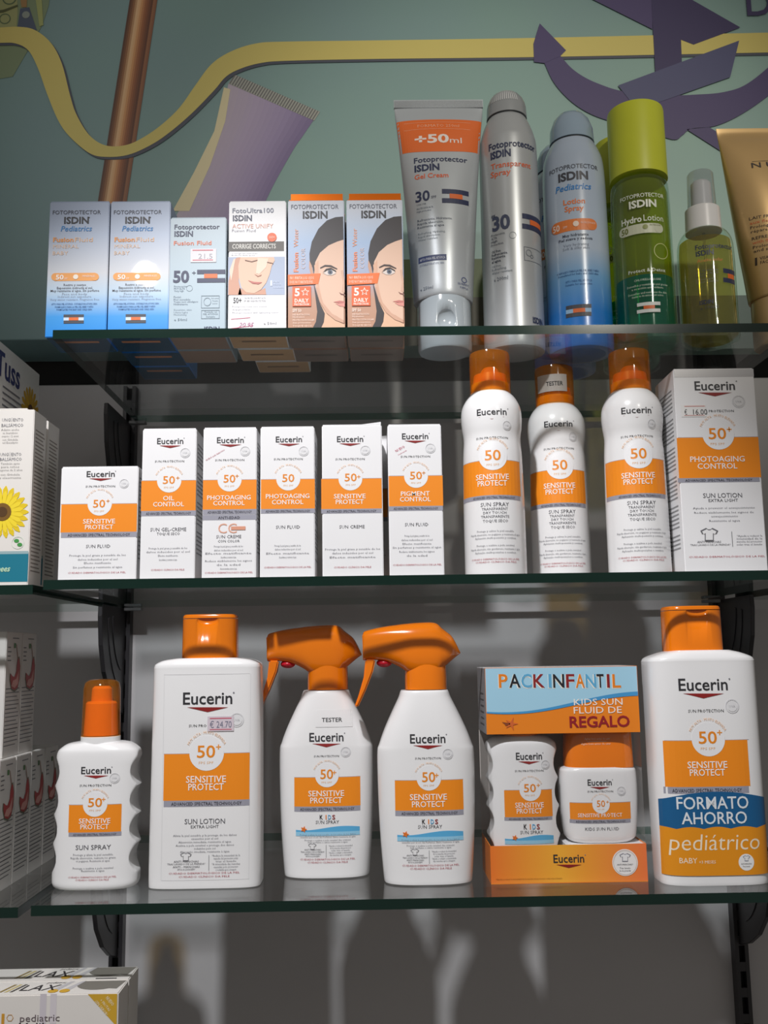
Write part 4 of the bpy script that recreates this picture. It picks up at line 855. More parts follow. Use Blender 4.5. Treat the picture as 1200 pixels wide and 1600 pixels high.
P.text('50', 93.5, 437, 12, 7.5, (250, 246, 240), bold=.02, layer=3); P.disc(118.5, 432.8, 4, (250, 240, 226), 3, n=20, k=1); P.text('MINERALES', 139, 433, 20, 3, (250, 240, 226), layer=3); P.text('SPF', 103, 437, 5, 3, (250, 240, 226), layer=3)
tl(P, (('Rostro y cuerpo', 446.8, 35), ('Exposición indirecta al sol.', 451.6, 56), ('Muy resistente al agua. Sin perfume', 456, 76)), 117, 3.6, (96, 96, 104), bold=.01)
tl(P, (('Face and body', 461, 39), ('Indirect sun exposure', 465, 52), ('Very water resistant. Fragrance free', 469.5, 77)), 116.5, 3.4, (150, 160, 176))
tl(P, (('APTO PARA PIEL ATÓPICA · SUITABLE FOR ATOPIC SKIN', 476.4, 71), ('FORMULADO PARA LA PIEL DEL BEBÉ Y NIÑO', 481, 60), ('FORMULATED FOR BABY AND CHILD SKIN', 485.2, 55)), 116, 2.8, (60, 100, 150), bold=.01)
bars(P, 99.5, 131, 491.5, 505.5, (66, 68, 76), 2, flank=(206, 224, 240)); P.build(r)
baby = r; bx = P.X; pb = at(214.8, 525, YT)[0]; pw = P.W
def back_print(root, D, W, col):
    S = Print(lambda u, v, off: (u, v, -off)); S.strip(-W * .34, W * .34, -D * .2, D * .06, col, 1, 1); return S.build(root, 'base_print')
S = Print(lambda u, v, off: (u, v - .004, -off + .00004)); S.strip(-P.W * .485, P.W * .485, -.0145, .0225, (34, 72, 96), 1, 1); S.strip(-P.W * .32, P.W * .32, -.006, -.0015, (196, 128, 90), 2, 1); S.build(r, 'base_print')
dup(baby, (pb, YT + .020 + .0006, Z_TOP), 'blue to white baby fluid carton next to the grey carton, front of its row')
dup(baby, (pb + .0012, YT + .062, Z_TOP), 'blue to white baby fluid carton second in the row behind')
dup(baby, (pb + .0020, YT + .104, Z_TOP), 'blue to white baby fluid carton third in the row behind')
# grey-blue fusion fluid
GBL = mat('grey_blue_card', (178, 196, 206), rough=.32, vary=.02, coat=.15)
r, P = carton('fluid_carton', 'short grey-blue fluid carton with price sticker on the top shelf', 'carton', 263, 352, 525, 339.5, YT, Z_TOP, .036, GBL, 'grey-blue fluid cartons', xt=308)
P.text('Fotoprotector', 308, 358, 70.7, 7.5, NAVY, bold=.015); P.text('ISDIN', 287, 369.5, 29, 8.5, NAVY, bold=.03); P.text('Fusion Fluid', 301, 383, 58.7, 6.6, (232, 116, 70), bold=.01)
P.text('50', 283, 441, 25, 18, NAVY, bold=.035); P.text('+', 303, 430, 6, 7, NAVY, bold=.01); bars(P, 308, 352, 421.5, 441.5, NAVY, 2, (.25, .72))
tl(P, (('Protección', 449, 20), ('MUY ALTA', 452.5, 17), ('Very high', 456, 15)), 272, 2.8, (90, 110, 130), 'l'); P.disc(296, 450.5, 5, (130, 146, 158), 2, r0=4.5, n=24, k=1)
tl(P, (('Facial.', 465.5, 12), ('Piel sensible', 469.5, 26), ('Toque seco ultraligero', 473, 38), ('Hidratante', 476.8, 22)), 271.5, 2.8, (84, 100, 120), 'l')
tl(P, (('Sensitive skin', 485.5, 28), ('Ultra-light', 489.5, 22), ('Moisturising', 493, 20)), 271.5, 2.6, (130, 146, 160), 'l'); P.text('e 50ml', 282, 501.5, 20, 4, (100, 116, 130))
I = Print(P.surf, YT, P.X, Z_TOP)
for a, b_, c, d in ((314.5, 343, 462, 481.5), (314.5, 343, 484.7, 498)):
    for q in ((a, b_, c, c + .6), (a, b_, d - .6, d), (a, a + .6, c, d), (b_ - .6, b_, c, d)): I.rect(*q, (110, 126, 140), 2, 1, 1)
I.disc(324, 471.5, 6, (140, 156, 168), 2, ry=7, r0=5, n=20, k=1); tl(I, (('Piel normal', 467, 11), ('Tratada', 471, 9), ('Laser', 475, 8)), 336, 2, (100, 116, 130)); tl(I, (('Testado en', 488.5, 20), ('PIEL ATÓPICA', 492, 23), ('Suitable', 496, 14)), 329, 2.4, (90, 106, 122))
P.text('ISDIN', 331, 517, 24, 6.6, NAVY, bold=.03); P.build(r); I.build(r, 'icon_print')
P2 = Print(P.surf, YT, P.X, Z_TOP); P2.rect(298, 338, 389, 410, (226, 222, 226), 3); P2.rect(301, 333, 390.6, 392, (214, 96, 110), 4, 1, 1); P2.rect(301, 333, 406, 407.2, (214, 96, 110), 4, 1, 1); P2.text('21.5', 321, 404.5, 22, 8, (170, 168, 176), layer=4); P2.build(r, 'price_sticker')
S = Print(lambda u, v, off: (u, v, -off + .00004)); S.strip(-P.W * .485, P.W * .485, -.0165, .0165, (142, 118, 102), 1, 1); S.build(r, 'base_print')
fx = P.X
dup(r, (fx, YT + .018 + .038, Z_TOP), 'grey-blue fluid carton behind the one with the price sticker')
# foto ultra carton with printed face
r, P = carton('face_fluid_carton', 'white fluid carton with printed face looking down and dark strip', 'carton', 356, 447, 524, 314, YT, Z_TOP, .034, CARD, 'white face fluid cartons', xt=400)
P.text('FotoUltra100', 395.5, 332.7, 64.5, 7.6, (110, 116, 136), bold=.012); P.text('ISDIN', 378.7, 345.2, 30, 9, (66, 70, 92), bold=.03); P.text('ACTIVE UNIFY', 395, 356.7, 64, 7, (232, 176, 156)); P.text('Fusion Fluid', 381, 362.6, 37, 4.4, (150, 150, 160))
P.rect(356.9, 443.8, 377.5, 392.7, (84, 80, 74), 1, 6, 1); P.text('CORRIGE CORRECTS', 397, 388.5, 68, 7.4, (216, 214, 206), bold=.02); P.disc(425, 371, 7.4, (232, 108, 62), 3); P.text('100+', 425, 373.2, 9, 4.6, (250, 220, 200), layer=4)
tl(P, (('Corrige las manchas', 397, 40), ('Reduces dark spots', 400, 36)), 362, 2.2, (150, 150, 156), 'l')
P.rect(356.3, 445.0, 401.5, 461, (166, 178, 200), 1, 4, 1)
SK, SK2, SK3 = (226, 186, 160), (202, 150, 124), (238, 208, 186)
P.poly([(356.6, 461), (357, 440), (362, 420), (369, 403), (376, 402), (374, 420), (373, 440), (378, 461)], SK2, 2)
o = 340; K = 3.75
f = lambda pts: [(o + x / K, 290 + y / K) for x, y in pts]
P.poly(f([(135, 420), (330, 420), (335, 440), (318, 470), (305, 520), (285, 570), (255, 610), (215, 632), (170, 628), (140, 600), (125, 540), (122, 470)]), SK, 3)
P.poly(f([(130, 600), (175, 625), (215, 632), (280, 600), (285, 640), (120, 640)]), SK2, 2); P.poly(f([(235, 425), (300, 428), (285, 480), (245, 520), (225, 515)]), SK3, 4)
P.poly(f([(160, 436), (200, 445), (235, 436), (234, 441), (200, 450), (162, 442)]), (120, 84, 66), 5); P.poly(f([(290, 448), (325, 455), (326, 460), (290, 453)]), (120, 84, 66), 5)
P.poly(f([(178, 556), (215, 566), (262, 568), (240, 580), (205, 576)]), (186, 104, 94), 5); P.poly(f([(215, 520), (240, 530), (258, 522), (255, 530), (235, 536)]), (176, 122, 100), 5)
P.poly(f([(70, 500), (95, 430), (105, 430), (88, 520), (80, 560)]), (236, 206, 184), 3); P.text('1', 424, 447, 3, 9, (214, 224, 240), layer=3); tl(P, (('MES', 442, 9), ('MONTH', 446, 12), ('resultados', 450.5, 16)), 427, 2.6, (206, 216, 234), 'l', 3)
P.text('50+', 371, 473.5, 13, 8.5, DARK, bold=.02); tl(P, (('UVA PROTECCIÓN MUY ALTA', 467.5, 34), ('SPF VERY HIGH PROTECTION', 472, 34)), 381, 3, (110, 110, 116), 'l')
tl(P, (('Fotoprotección con acción', 480.5, 54), ('despigmentante', 485, 28), ('Photoprotection with lightening action', 490, 72)), 363, 2.6, (150, 150, 156), 'l')
P.text('e 50ml', 422, 507.5, 20, 4.4, (110, 110, 116)); P.poly([(361, 498.5), (391, 496), (391, 496.8), (361, 499.3)], (206, 90, 120), 2); P.text('20.95', 384, 511, 22, 7, (190, 130, 160), layer=3, shear=.3); P.poly([(361, 513), (395, 508.5), (395, 509.3), (362, 513.8)], (206, 90, 120), 2)
P.build(r); S = Print(lambda u, v, off: (u, v, -off + .00004)); S.strip(-P.W * .485, P.W * .485, -.0155, .0155, (186, 150, 112), 1, 1); S.strip(-P.W * .30, P.W * .30, -.004, .000, (130, 104, 80), 2, 1); S.build(r, 'base_print')
dup(r, (P.X + .0030, YT + .017 + .036, Z_TOP), 'white face fluid carton, second behind the one with the dark strip')
dup(r, (P.X + .0140, YT + .017 + .072, Z_TOP), 'white face fluid carton, third in its row and shifted right')
# two cartons with a printed half portrait
WAT = ramp('blue_tan_card', [(0, (190, 146, 120)), (.28, (196, 156, 134)), (.46, (172, 178, 200)), (.72, (170, 192, 220)), (1, (206, 212, 222))], 2, .112, rough=.28, coat=.2)
FOIL = mat('orange_foil', (240, 120, 20), rough=.2, metal=.6)
r, P = carton('portrait_carton', 'left carton with a printed half portrait and orange foil flap', 'carton', 450, 539.5, 522, 312, YT, Z_TOP, .036, WAT, 'portrait fluid cartons', flapm=FOIL, xt=493)
box('foil_flap', -P.W / 2 + .0022, P.W / 2 - .0012, -P.D / 2 + .0030, -P.D / 2 + .0034, P.H, P.H + .0066, FOIL, r)
P.text('FOTOPROTECTOR', 492, 326.5, 74, 7, (100, 104, 118), bold=.006); P.text('ISDIN', 492.5, 341.2, 38.7, 11.5, DARK, bold=.03)
f = lambda pts: [(340 + x / 3.75, 290 + y / 3.75) for x, y in pts]
HAIR, SKN, SKD = (40, 34, 36), (220, 184, 160), (194, 148, 122)
P.poly(f([(735, 182), (690, 186), (640, 205), (590, 255), (552, 330), (538, 400), (540, 455), (556, 478), (566, 530), (600, 520), (600, 420), (700, 380), (739, 370)]), HAIR, 2)
P.poly(f([(738, 318), (700, 330), (650, 352), (600, 395), (572, 450), (566, 520), (576, 600), (600, 685), (640, 750), (690, 790), (740, 808)]), SKN, 3)
P.poly(f([(600, 690), (640, 750), (690, 790), (745, 810), (747, 838), (604, 838), (625, 760)]), (220, 178, 146), 2); P.poly(f([(690, 762), (740, 792), (744, 812), (715, 800)]), (150, 96, 76), 4)
P.poly(f([(560, 560), (572, 600), (600, 690), (628, 750), (622, 800), (604, 838), (556, 838), (576, 800), (584, 740), (572, 640)]), HAIR, 4)
P.poly(f([(538, 440), (552, 470), (562, 520), (548, 530), (536, 480)]), SKD, 4); P.poly(f([(566, 470), (590, 440), (590, 560), (610, 660), (580, 610)]), (214, 168, 140), 4)
P.poly(f([(600, 482), (630, 466), (665, 468), (702, 488), (700, 493), (662, 478), (630, 476), (602, 488)]), (56, 42, 40), 5)
P.poly(f([(620, 515), (640, 495), (665, 490), (690, 505), (694, 516), (668, 528), (640, 526)]), (214, 202, 194), 5); P.disc(340 + 660 / 3.75, 290 + 509 / 3.75, 3.8, (86, 96, 112), 6); P.disc(340 + 660 / 3.75, 290 + 509 / 3.75, 1.6, (24, 24, 28), 7)
P.poly(f([(614, 516), (636, 490), (665, 484), (695, 502), (693, 507), (665, 492), (640, 498)]), (44, 34, 34), 8)
P.poly(f([(722, 500), (735, 496), (744, 560), (744, 630), (728, 622), (734, 570)]), (206, 166, 142), 4); P.poly(f([(590, 600), (620, 690), (670, 752), (738, 790), (740, 808), (690, 790), (640, 750), (600, 685), (576, 600)]), (204, 160, 134), 5);
P.poly(f([(712, 626), (725, 634), (744, 638), (744, 645), (722, 640)]), (120, 70, 58), 5); P.poly(f([(678, 684), (715, 676), (745, 680), (745, 690), (715, 690)]), (190, 112, 104), 5); P.poly(f([(690, 692), (745, 690), (745, 712), (715, 708)]), (214, 142, 130), 5)
P.text('Fusion', 466, 410, 32, 7, (232, 132, 84), bold=.025, rot=math.pi / 2); P.text('Water', 466, 372, 30, 7, (236, 160, 120), rot=math.pi / 2); P.text('COLOR', 477, 404, 34, 6.5, (206, 190, 190), rot=math.pi / 2)
P.poly(f([(412, 524), (604, 516), (590, 578), (412, 588)]), (234, 110, 40), 5); P.text('NO IRRITA LOS OJOS', 472, 436.8, 37, 4.4, (252, 226, 206), layer=6); P.text('DOES NOT IRRITATE EYES', 471, 443.3, 36, 4.2, (252, 226, 206), layer=6)
P.rect(457, 486, 448, 479, (226, 98, 44), 5, 1, 1); P.text('5', 464.5, 463, 8, 12, (252, 236, 224), bold=.03, layer=6); star(P, 477, 457, 6.8, (252, 236, 224), 6, rot=0); star(P, 477, 457, 4.6, (226, 98, 44), 7, rot=0); P.text('DAILY', 471.5, 473, 22, 6, (252, 236, 224), bold=.02, layer=6); P.text('PROTECTION', 471.5, 477.6, 23, 3.2, (252, 236, 224), bold=.02, layer=6)
P.text('SPF 50', 464, 488, 14, 5, (246, 226, 212), bold=.02, layer=3); tl(P, (('HIDRATACIÓN', 493.5, 26), ('Hydration', 497, 18), ('PROTECCIÓN SOLAR', 502, 34), ('Sun protection', 506, 28), ('TOQUE SECO', 511, 30)), 457.5, 3, (244, 222, 206), 'l', 3)
P.build(r); S = Print(lambda u, v, off: (u, v, -off + .00004)); S.strip(-P.W * .485, P.W * .485, -.0165, .0165, (120, 106, 98), 1, 1); S.strip(-P.W * .30, P.W * .30, -.004, .000, (90, 80, 74), 2, 1); S.build(r, 'base_print')
por = r; px2 = (at(542.7, 521, YT)[0] + at(633, 521, YT)[0]) / 2
dup(por, (P.X + .001, YT + .018 + .038, Z_TOP), 'portrait carton standing behind the left portrait carton')
dup(por, (px2, YT + .018, Z_TOP), 'right carton with a printed half portrait, next to the silver tube')
dup(por, (px2 + .001, YT + .018 + .038, Z_TOP), 'portrait carton standing behind the right portrait carton')

# silver tube standing on its cap
SILV = mat('silver_tube', (188, 194, 198), rough=.32, metal=.25, vary=.015); SILV2 = mat('silver_cap', (176, 186, 192), rough=.14, vary=.01, coat=.5)
Yc = .050 + .0215; X0 = at(694, 530, Yc)[0]
r = thing('silver_tube', 'silver cream tube with orange top band standing on its cap', 'tube', (X0, Yc, Z_TOP))
rows = [(476, 648, 739), (470, 646.5, 739.5), (440, 644, 740.5), (400, 640, 742), (350, 635.5, 744), (300, 630.5, 746), (260, 625.5, 747.5), (222, 620.5, 749), (190, 616, 751), (171, 614, 752), (157, 613, 752.5)]
bb = [.92, 1, 1, .98, .90, .76, .62, .46, .24, .06, .035]
B = [(z, a, .0236 * k, n_) for (z, a, _, n_), k in zip(prof(Yc, Z_TOP, X0, rows), bb)]
L = Loft(B, True, 4); L.build('tube_body', SILV, r)
z0 = B[-2][0]; bm = bmesh.new(); aw = B[-1][1]
for i in range(70): x = -aw + 2 * aw * i / 70; bm_box(bm, x + .0002, x + 2 * aw / 70 - .0003, -.0019, .0019, z0 + .0008, B[-1][0] - .0004)
bm_obj('crimp_ribs', bm, SILV, r)['kind'] = 'stuff'
zc = B[0][0]; a = (at(736.5, 500, Yc)[0] - at(652, 500, Yc)[0]) / 2; cxg = (at(736.5, 500, Yc)[0] + at(652, 500, Yc)[0]) / 2 - X0
Loft([(0, a * .93, a * .93, 2), (.0015, a * .985, a * .985, 2), (zc * .32, a, a, 2)], False).build('cap_base', SILV2, r, smooth=40, cx=cxg)
lid = Loft([(zc * .33, a, a, 2), (zc - .004, a * .99, a * .99, 2), (zc + .001, a * .96, a * .96, 2)], False).build('flip_cap', SILV2, r, smooth=40, cx=cxg)
carve(lid, bm_obj('cutter', ball(cxg, -a * 1.02, zc * .52, a * .36, .0050, zc * .20), SILV2, r, 60))
P = Print(L.flat(), Yc - .0225, X0, Z_TOP)
ub = lambda v: L.at(v)[0] * .985
v0, v1 = P.uv(686, 224)[1], P.uv(686, 171)[1]; pts = []; Fc = []
for j in range(9):
    v = v0 + (v1 - v0) * j / 8
    for i in range(33): u = -1 + 2 * i / 32; pts.append((u * ub(v), v - (.0028 * (1 - u * u) * (1 - j / 8))))
P.add(pts, [(j * 33 + i, j * 33 + i + 1, (j + 1) * 33 + i + 1, (j + 1) * 33 + i) for j in range(8) for i in range(32)], (232, 112, 46), 1)
P.text('FORMATO 250ml', 686.7, 185, 66, 5.4, (244, 176, 140), layer=2); P.rect(632, 738, 176, 176.5, (244, 176, 140), 2, 8, 1); P.rect(632, 738, 188, 188.5, (244, 176, 140), 2, 8, 1)
P.text('+50', 676, 213, 54, 15, (240, 232, 226), bold=.03, layer=2); P.text('ml', 714, 213, 19, 10, (240, 232, 226), layer=2)
P.text('Fotoprotector', 690, 245.3, 84.6, 9, NAVY, bold=.015); P.text('ISDIN', 668, 260, 39, 11, NAVY, bold=.035); P.text('Gel Cream', 675, 272.5, 53, 8, (226, 100, 52), bold=.012)
P.text('30', 661, 309.5, 22, 17, NAVY, bold=.02); P.text('SPF', 678, 307, 8, 4.5, NAVY); bars(P, 691, 734, 292, 315, NAVY, 2, (.28, .76))
tl(P, (('UVA UVB', 316, 14), ('PROTECCIÓN ALTA', 322.5, 25), ('High protection', 327, 22)), 652, 3, (96, 108, 124), 'l'); tl(P, (('Refrescante. Hidratante.', 342, 54), ('Rápida absorción.', 347.5, 40), ('Resistente al agua', 353, 41)), 653, 3.8, (70, 80, 100), 'l'); tl(P, (('Refreshing. Hydrating.', 363, 42), ('Rapid absorption.', 368, 34), ('Water resistant', 373, 30)), 654, 3.4, (130, 140, 150), 'l')
P.rect(654.5, 697.5, 398, 407, (60, 70, 110), 2, 8, 1); P.text('APTO PARA PIEL ATÓPICA', 676, 405, 39, 4, (216, 220, 228), layer=3); P.text('SUITABLE FOR ATOPIC SKIN', 675, 413, 37, 3.4, (110, 120, 150)); P.text('e 250ml', 667, 450.5, 19, 5, (90, 100, 116))
P.disc(726, 435, 4.6, (80, 90, 130), 2, r0=3.4, n=20, k=1); P.text('SEA FRIENDLY', 725, 443.5, 19, 3.4, (80, 90, 130)); P.text('FORMULA', 726, 449, 13, 3.4, (80, 90, 130)); P.build(r)

# silver aerosol
Yc = .050 + .0265; X0 = at(804, 530, Yc)[0]
ALU = mat('brushed_silver_can', (186, 190, 192), rough=.34, metal=.35, vary=.02)
r = thing('aerosol_can', 'silver transparent spray aerosol can with ribbed silver cap', 'aerosol can', (X0, Yc, Z_TOP))
rows = [(500, 755.5, 849), (400, 753.5, 845.5), (300, 751.5, 842), (237, 750.3, 838.6), (222, 751.5, 835.5), (208, 754.5, 830), (198, 758.5, 825.5), (191, 762, 821.5)]
B = prof(Yc, Z_TOP, X0, rows); L = Loft([(0, .0210, .0210, 2), (.0008, .0245, .0245, 2), (.004, B[0][1], B[0][1], 2)] + B); L.build('can_body', ALU, r)
zt = B[-1][0]; a = B[-1][1]; zz = at(790, 149, Yc)[2] - Z_TOP; hc = zz - zt
RNG = mat('cap_seam', (46, 50, 54), rough=.5); Loft([(zt - .001, a * .98, a * .98, 2), (zt + .0016, a * .98, a * .98, 2)], False).build('seam_ring', RNG, r)
CL = Loft([(zt + .0015, a * 1.05, a * 1.05, 2), (zt + hc * .46, a * 1.02, a * 1.02, 2), (zt + hc * .58, a * .98, a * .98, 2), (zt + hc * .74, a * .88, a * .88, 2), (zt + hc * .88, a * .72, a * .72, 2), (zt + hc * .96, a * .56, a * .56, 2), (zz, a * .38, a * .38, 2)], False)
SAT = mat('satin_silver_cap', (168, 172, 174), rough=.25, metal=.3); CL.build('cap', SAT, r, smooth=60)
S = Print(lambda u, v, off: CL.arc()(u * CL.at(v)[0], v, .0003))
for i in range(16): S.strip(-1.25 + i * .11, -1.25 + i * .11 + .055, zt + hc * .46, zt + hc * .93, mat('cap_rib', (206, 208, 208), rough=.3), 1, 1, 6)
S.build(r, 'cap_ribs')['kind'] = 'stuff'
P = Print(L.arc(), Yc - .0260, X0, Z_TOP, arc=.0262)
P.text('Fotoprotector', 803, 229, 84, 11, NAVY, bold=.02); P.text('ISDIN', 782, 244, 33.6, 11.5, NAVY, bold=.035); P.text('Transparent', 799, 260, 68, 9, (222, 104, 62), bold=.012); P.text('Spray', 782, 272.5, 33.6, 9, (222, 104, 62), bold=.012)
P.text('SPF', 772, 335.5, 7.5, 4, NAVY, bold=.02); P.text('30', 783, 356.5, 30, 22, (64, 72, 96), bold=.035); bars(P, 816, 852, 333, 357, NAVY, 2, (.36, .9))
tl(P, (('Protección', 365, 24), ('ALTA', 370, 11), ('High', 375, 12), ('Protection', 380, 22)), 769.5, 4, (70, 78, 92), 'l'); P.disc(801, 368, 5.5, (120, 130, 140), 2, r0=5, n=24, k=1)
tl(P, (('Oil free.', 391, 17), ('Refrescante.', 396, 28), ('Resistente', 401, 24), ('al agua', 406.5, 17)), 770.5, 4.4, (58, 66, 80), 'l', bold=.01); tl(P, (('Oil free.', 414, 17), ('Refreshing.', 419, 26), ('Water resistant', 424.5, 35)), 771, 4, (120, 128, 138), 'l'); P.text('e 200ml', 783, 436, 24, 6, (80, 88, 100))
I = Print(L.arc(), Yc - .0260, X0, Z_TOP, arc=.0262)
for q in ((819, 850, 385, 385.6), (819, 850, 406, 406.6), (819, 819.7, 385, 406)): I.rect(*q, (90, 98, 110), 2, 6, 1)
I.disc(827, 394, 5.5, (120, 128, 136), 2, r0=4.6, n=20, k=1); I.disc(832, 399, 3, (90, 98, 110), 2, r0=2.2, n=16, k=1); P.text('ISDIN', 843, 503, 24, 9.5, NAVY, bold=.035); P.build(r); I.build(r, 'icon_print')

# blue fade aerosol
Yc = .054 + .0275; X0 = at(907.5, 530, Yc)[0]
BFA = ramp('blue_fade_can', [(0, (26, 112, 204)), (.18, (40, 130, 216)), (.36, (120, 176, 226)), (.5, (186, 202, 222)), (1, (172, 186, 204))], 2, .18, rough=.26, coat=.4)
r = thing('aerosol_can', 'blue fading to pale aerosol can with pale blue dome cap', 'aerosol can', (X0, Yc, Z_TOP), 0, 'blue aerosol cans')
rows = [(500, 856.5, 956), (400, 853, 951), (300, 849.5, 945.5), (262, 848.3, 940), (246, 850.5, 933.5), (236, 854.5, 928), (230, 858, 925)]
B = prof(Yc, Z_TOP, X0, rows); L = Loft([(0, .0215, .0215, 2), (.0008, .0255, .0255, 2), (.004, B[0][1], B[0][1], 2)] + B); L.build('can_body', BFA, r)
zt = B[-1][0]; a = B[-1][1] * .97; zz = at(894, 179.5, Yc)[2] - Z_TOP; hc = zz - zt
Loft([(zt - .001, a * 1.0, a, 2), (zt + .0016, a, a, 2)], False).build('seam_ring', RNG, r)
Loft([(zt + .0015, a * 1.06, a * 1.06, 2), (zt + hc * .45, a * 1.02, a * 1.02, 2), (zt + hc * .58, a * .95, a * .95, 2), (zt + hc * .76, a * .84, a * .84, 2), (zt + hc * .92, a * .62, a * .62, 2), (zz, a * .34, a * .34, 2)], False).build('cap', mat('pale_blue_cap', (150, 170, 188), rough=.14, coat=.5), r, smooth=60)
P = Print(L.arc(), Yc - .0275, X0, Z_TOP, arc=.0278)
P.text('FOTOPROTECTOR', 896, 263, 84, 7, (80, 84, 94), bold=.008); P.text('ISDIN', 895.5, 280.5, 47.5, 13, (64, 66, 74), bold=.035); P.text('Pediatrics', 895, 296.3, 57, 10, (48, 128, 200), bold=.012, shear=.2)
P.text('Lotion', 897, 318.5, 34, 8.5, (234, 128, 66), bold=.02); P.text('Spray', 897, 329.5, 30, 8.5, (234, 128, 66), bold=.02)
P.rect(872, 925, 342, 360, (232, 132, 66), 1, 10, 2); P.disc(872, 351, 9, (232, 132, 66), 2); P.disc(925, 351, 9, (232, 132, 66), 2); P.text('50', 872.5, 356.5, 13, 10, (250, 236, 224), bold=.02, layer=3); P.text('SPF', 884, 355, 7, 3.6, (250, 236, 224), layer=3); P.disc(899.5, 350, 4.6, (246, 226, 210), 3, n=20, k=1); P.text('PROTECCIÓN ALTA', 919, 350, 24, 3, (250, 236, 224), layer=3)
tl(P, (('Muy hidratante', 369, 41), ('Piel suave y sedosa', 375, 54)), 899, 4.6, (70, 78, 96), bold=.012); tl(P, (('Very hydrating', 384, 40), ('Soft & silky skin', 389.5, 42)), 900, 4.4, (140, 152, 170))
tl(P, (('FORMULADO PARA LA PIEL DEL BEBÉ Y NIÑO', 425, 70), ('Formulated for baby and child skin', 429.5, 66)), 903, 3.4, (50, 96, 150)); tl(P, (('APTO PARA PIEL ATÓPICA', 440.5, 42), ('Suitable for atopic skin', 445.5, 42)), 904, 3.4, (50, 100, 160)); bars(P, 886, 923.5, 476, 494.5, (66, 68, 76), 2, flank=(150, 190, 224)); P.build(r)
dup(r, (X0 - .003, Yc + .057, Z_TOP), 'blue aerosol can standing behind the front blue one')

# two-phase lotion bottle with lime cap
Yc = .046 + .0265; X0 = at(1012, 530, Yc)[0]
r = thing('lotion_spray_bottle', 'clear bottle of lime and teal lotion with tall lime cap', 'bottle', (X0, Yc, Z_TOP), 0, 'two-phase lotion bottles')
rows = [(510, 965, 1057.5), (400, 961.5, 1052.5), (310, 958.5, 1047), (292, 960.5, 1043.5), (284, 966, 1038)]
B = prof(Yc, Z_TOP, X0, rows); vs = at(1010, 427, Yc - .026)[2] - Z_TOP
SHELL = clear('clear_bottle_wall', (240, 250, 244), f0=.05, rough=.03)
L = Loft([(0, .0215, .0215, 2), (.001, .0245, .0245, 2), (.004, B[0][1], B[0][1], 2)] + B); L.build('bottle_wall', SHELL, r)
f_ = lambda z: L.at(z)[0] - .0015
Loft([(.003, .0225, .0225, 2), (.006, f_(.006), f_(.006), 2), (vs, f_(vs), f_(vs), 2)], False).build('teal_liquid', clear('teal_liquid', (90, 216, 190), f0=.02, rough=.1, body=.42, bodyrgb=(0, 170, 140)), r, smooth=40)
Loft([(vs + .0002, f_(vs), f_(vs), 2), (B[2][0], f_(B[2][0]), f_(B[2][0]), 2), (B[3][0] - .002, f_(B[3][0]) - .001, f_(B[3][0]) - .001, 2)], False).build('lime_liquid', clear('lime_liquid', (222, 226, 96), f0=.02, rough=.1, body=.40, bodyrgb=(184, 190, 40)), r, smooth=40)
a = (at(1044, 281, Yc)[0] - at(955, 281, Yc)[0]) / 2 * .985; zb = at(1000, 285, Yc)[2] - Z_TOP; zz = at(994, 177, Yc)[2] - Z_TOP
Loft([(zb, a, a, 2), (zz - .003, a * .985, a * .985, 2), (zz - .0008, a * .965, a * .965, 2), (zz, a * .91, a * .91, 2)], False).build('cap', mat('lime_cap', (196, 202, 52), rough=.4, sss=0.0), r, smooth=40)
P = Print(L.arc(), Yc - .0258, X0, Z_TOP, arc=.0262); WW = (232, 236, 222)
P.text('FOTOPROTECTOR', 1004, 307.5, 73, 6.2, WW, bold=.008); P.text('ISDIN', 1004.6, 323, 43, 11.5, WW, bold=.035); P.text('Hydro', 988, 346, 33, 10, WW, bold=.025); P.text('Lotion', 1022, 345, 33, 10, WW)
P.rect(978, 1030, 349, 364, (206, 210, 186), 1, 10, 2); P.disc(978, 356.5, 7.5, (206, 210, 186), 2); P.disc(1030, 356.5, 7.5, (206, 210, 186), 2); P.text('50', 980.5, 361, 12, 9, (110, 120, 40), bold=.02, layer=3); P.disc(1008, 354.5, 4, (140, 150, 80), 3, n=20, k=1); P.text('PROTECCIÓN', 1024, 353, 18, 2.8, (120, 128, 60), layer=3)
P.disc(1034, 392, 13, (214, 216, 150), 2, r0=12, n=30, k=1); P.text('Protect & Detox', 1011.6, 424.5, 60, 5.6, WW, bold=.012); tl(P, (('CHLORELLA ALGAE', 438, 42), ('Detoxifica y revitaliza la piel gracias', 446, 66), ('a su acción antioxidante', 451, 50), ('Detoxifies and revitalises the skin', 458.5, 62), ('thanks to its antioxidant action', 463, 50)), 1012, 3.4, (206, 232, 216)); bars(P, 997, 1031.5, 472, 488, (226, 232, 230), 2); P.build(r)
dup(r, (X0 + .001, Yc + .058, Z_TOP), 'clear lime and teal lotion bottle half hidden behind the front one')

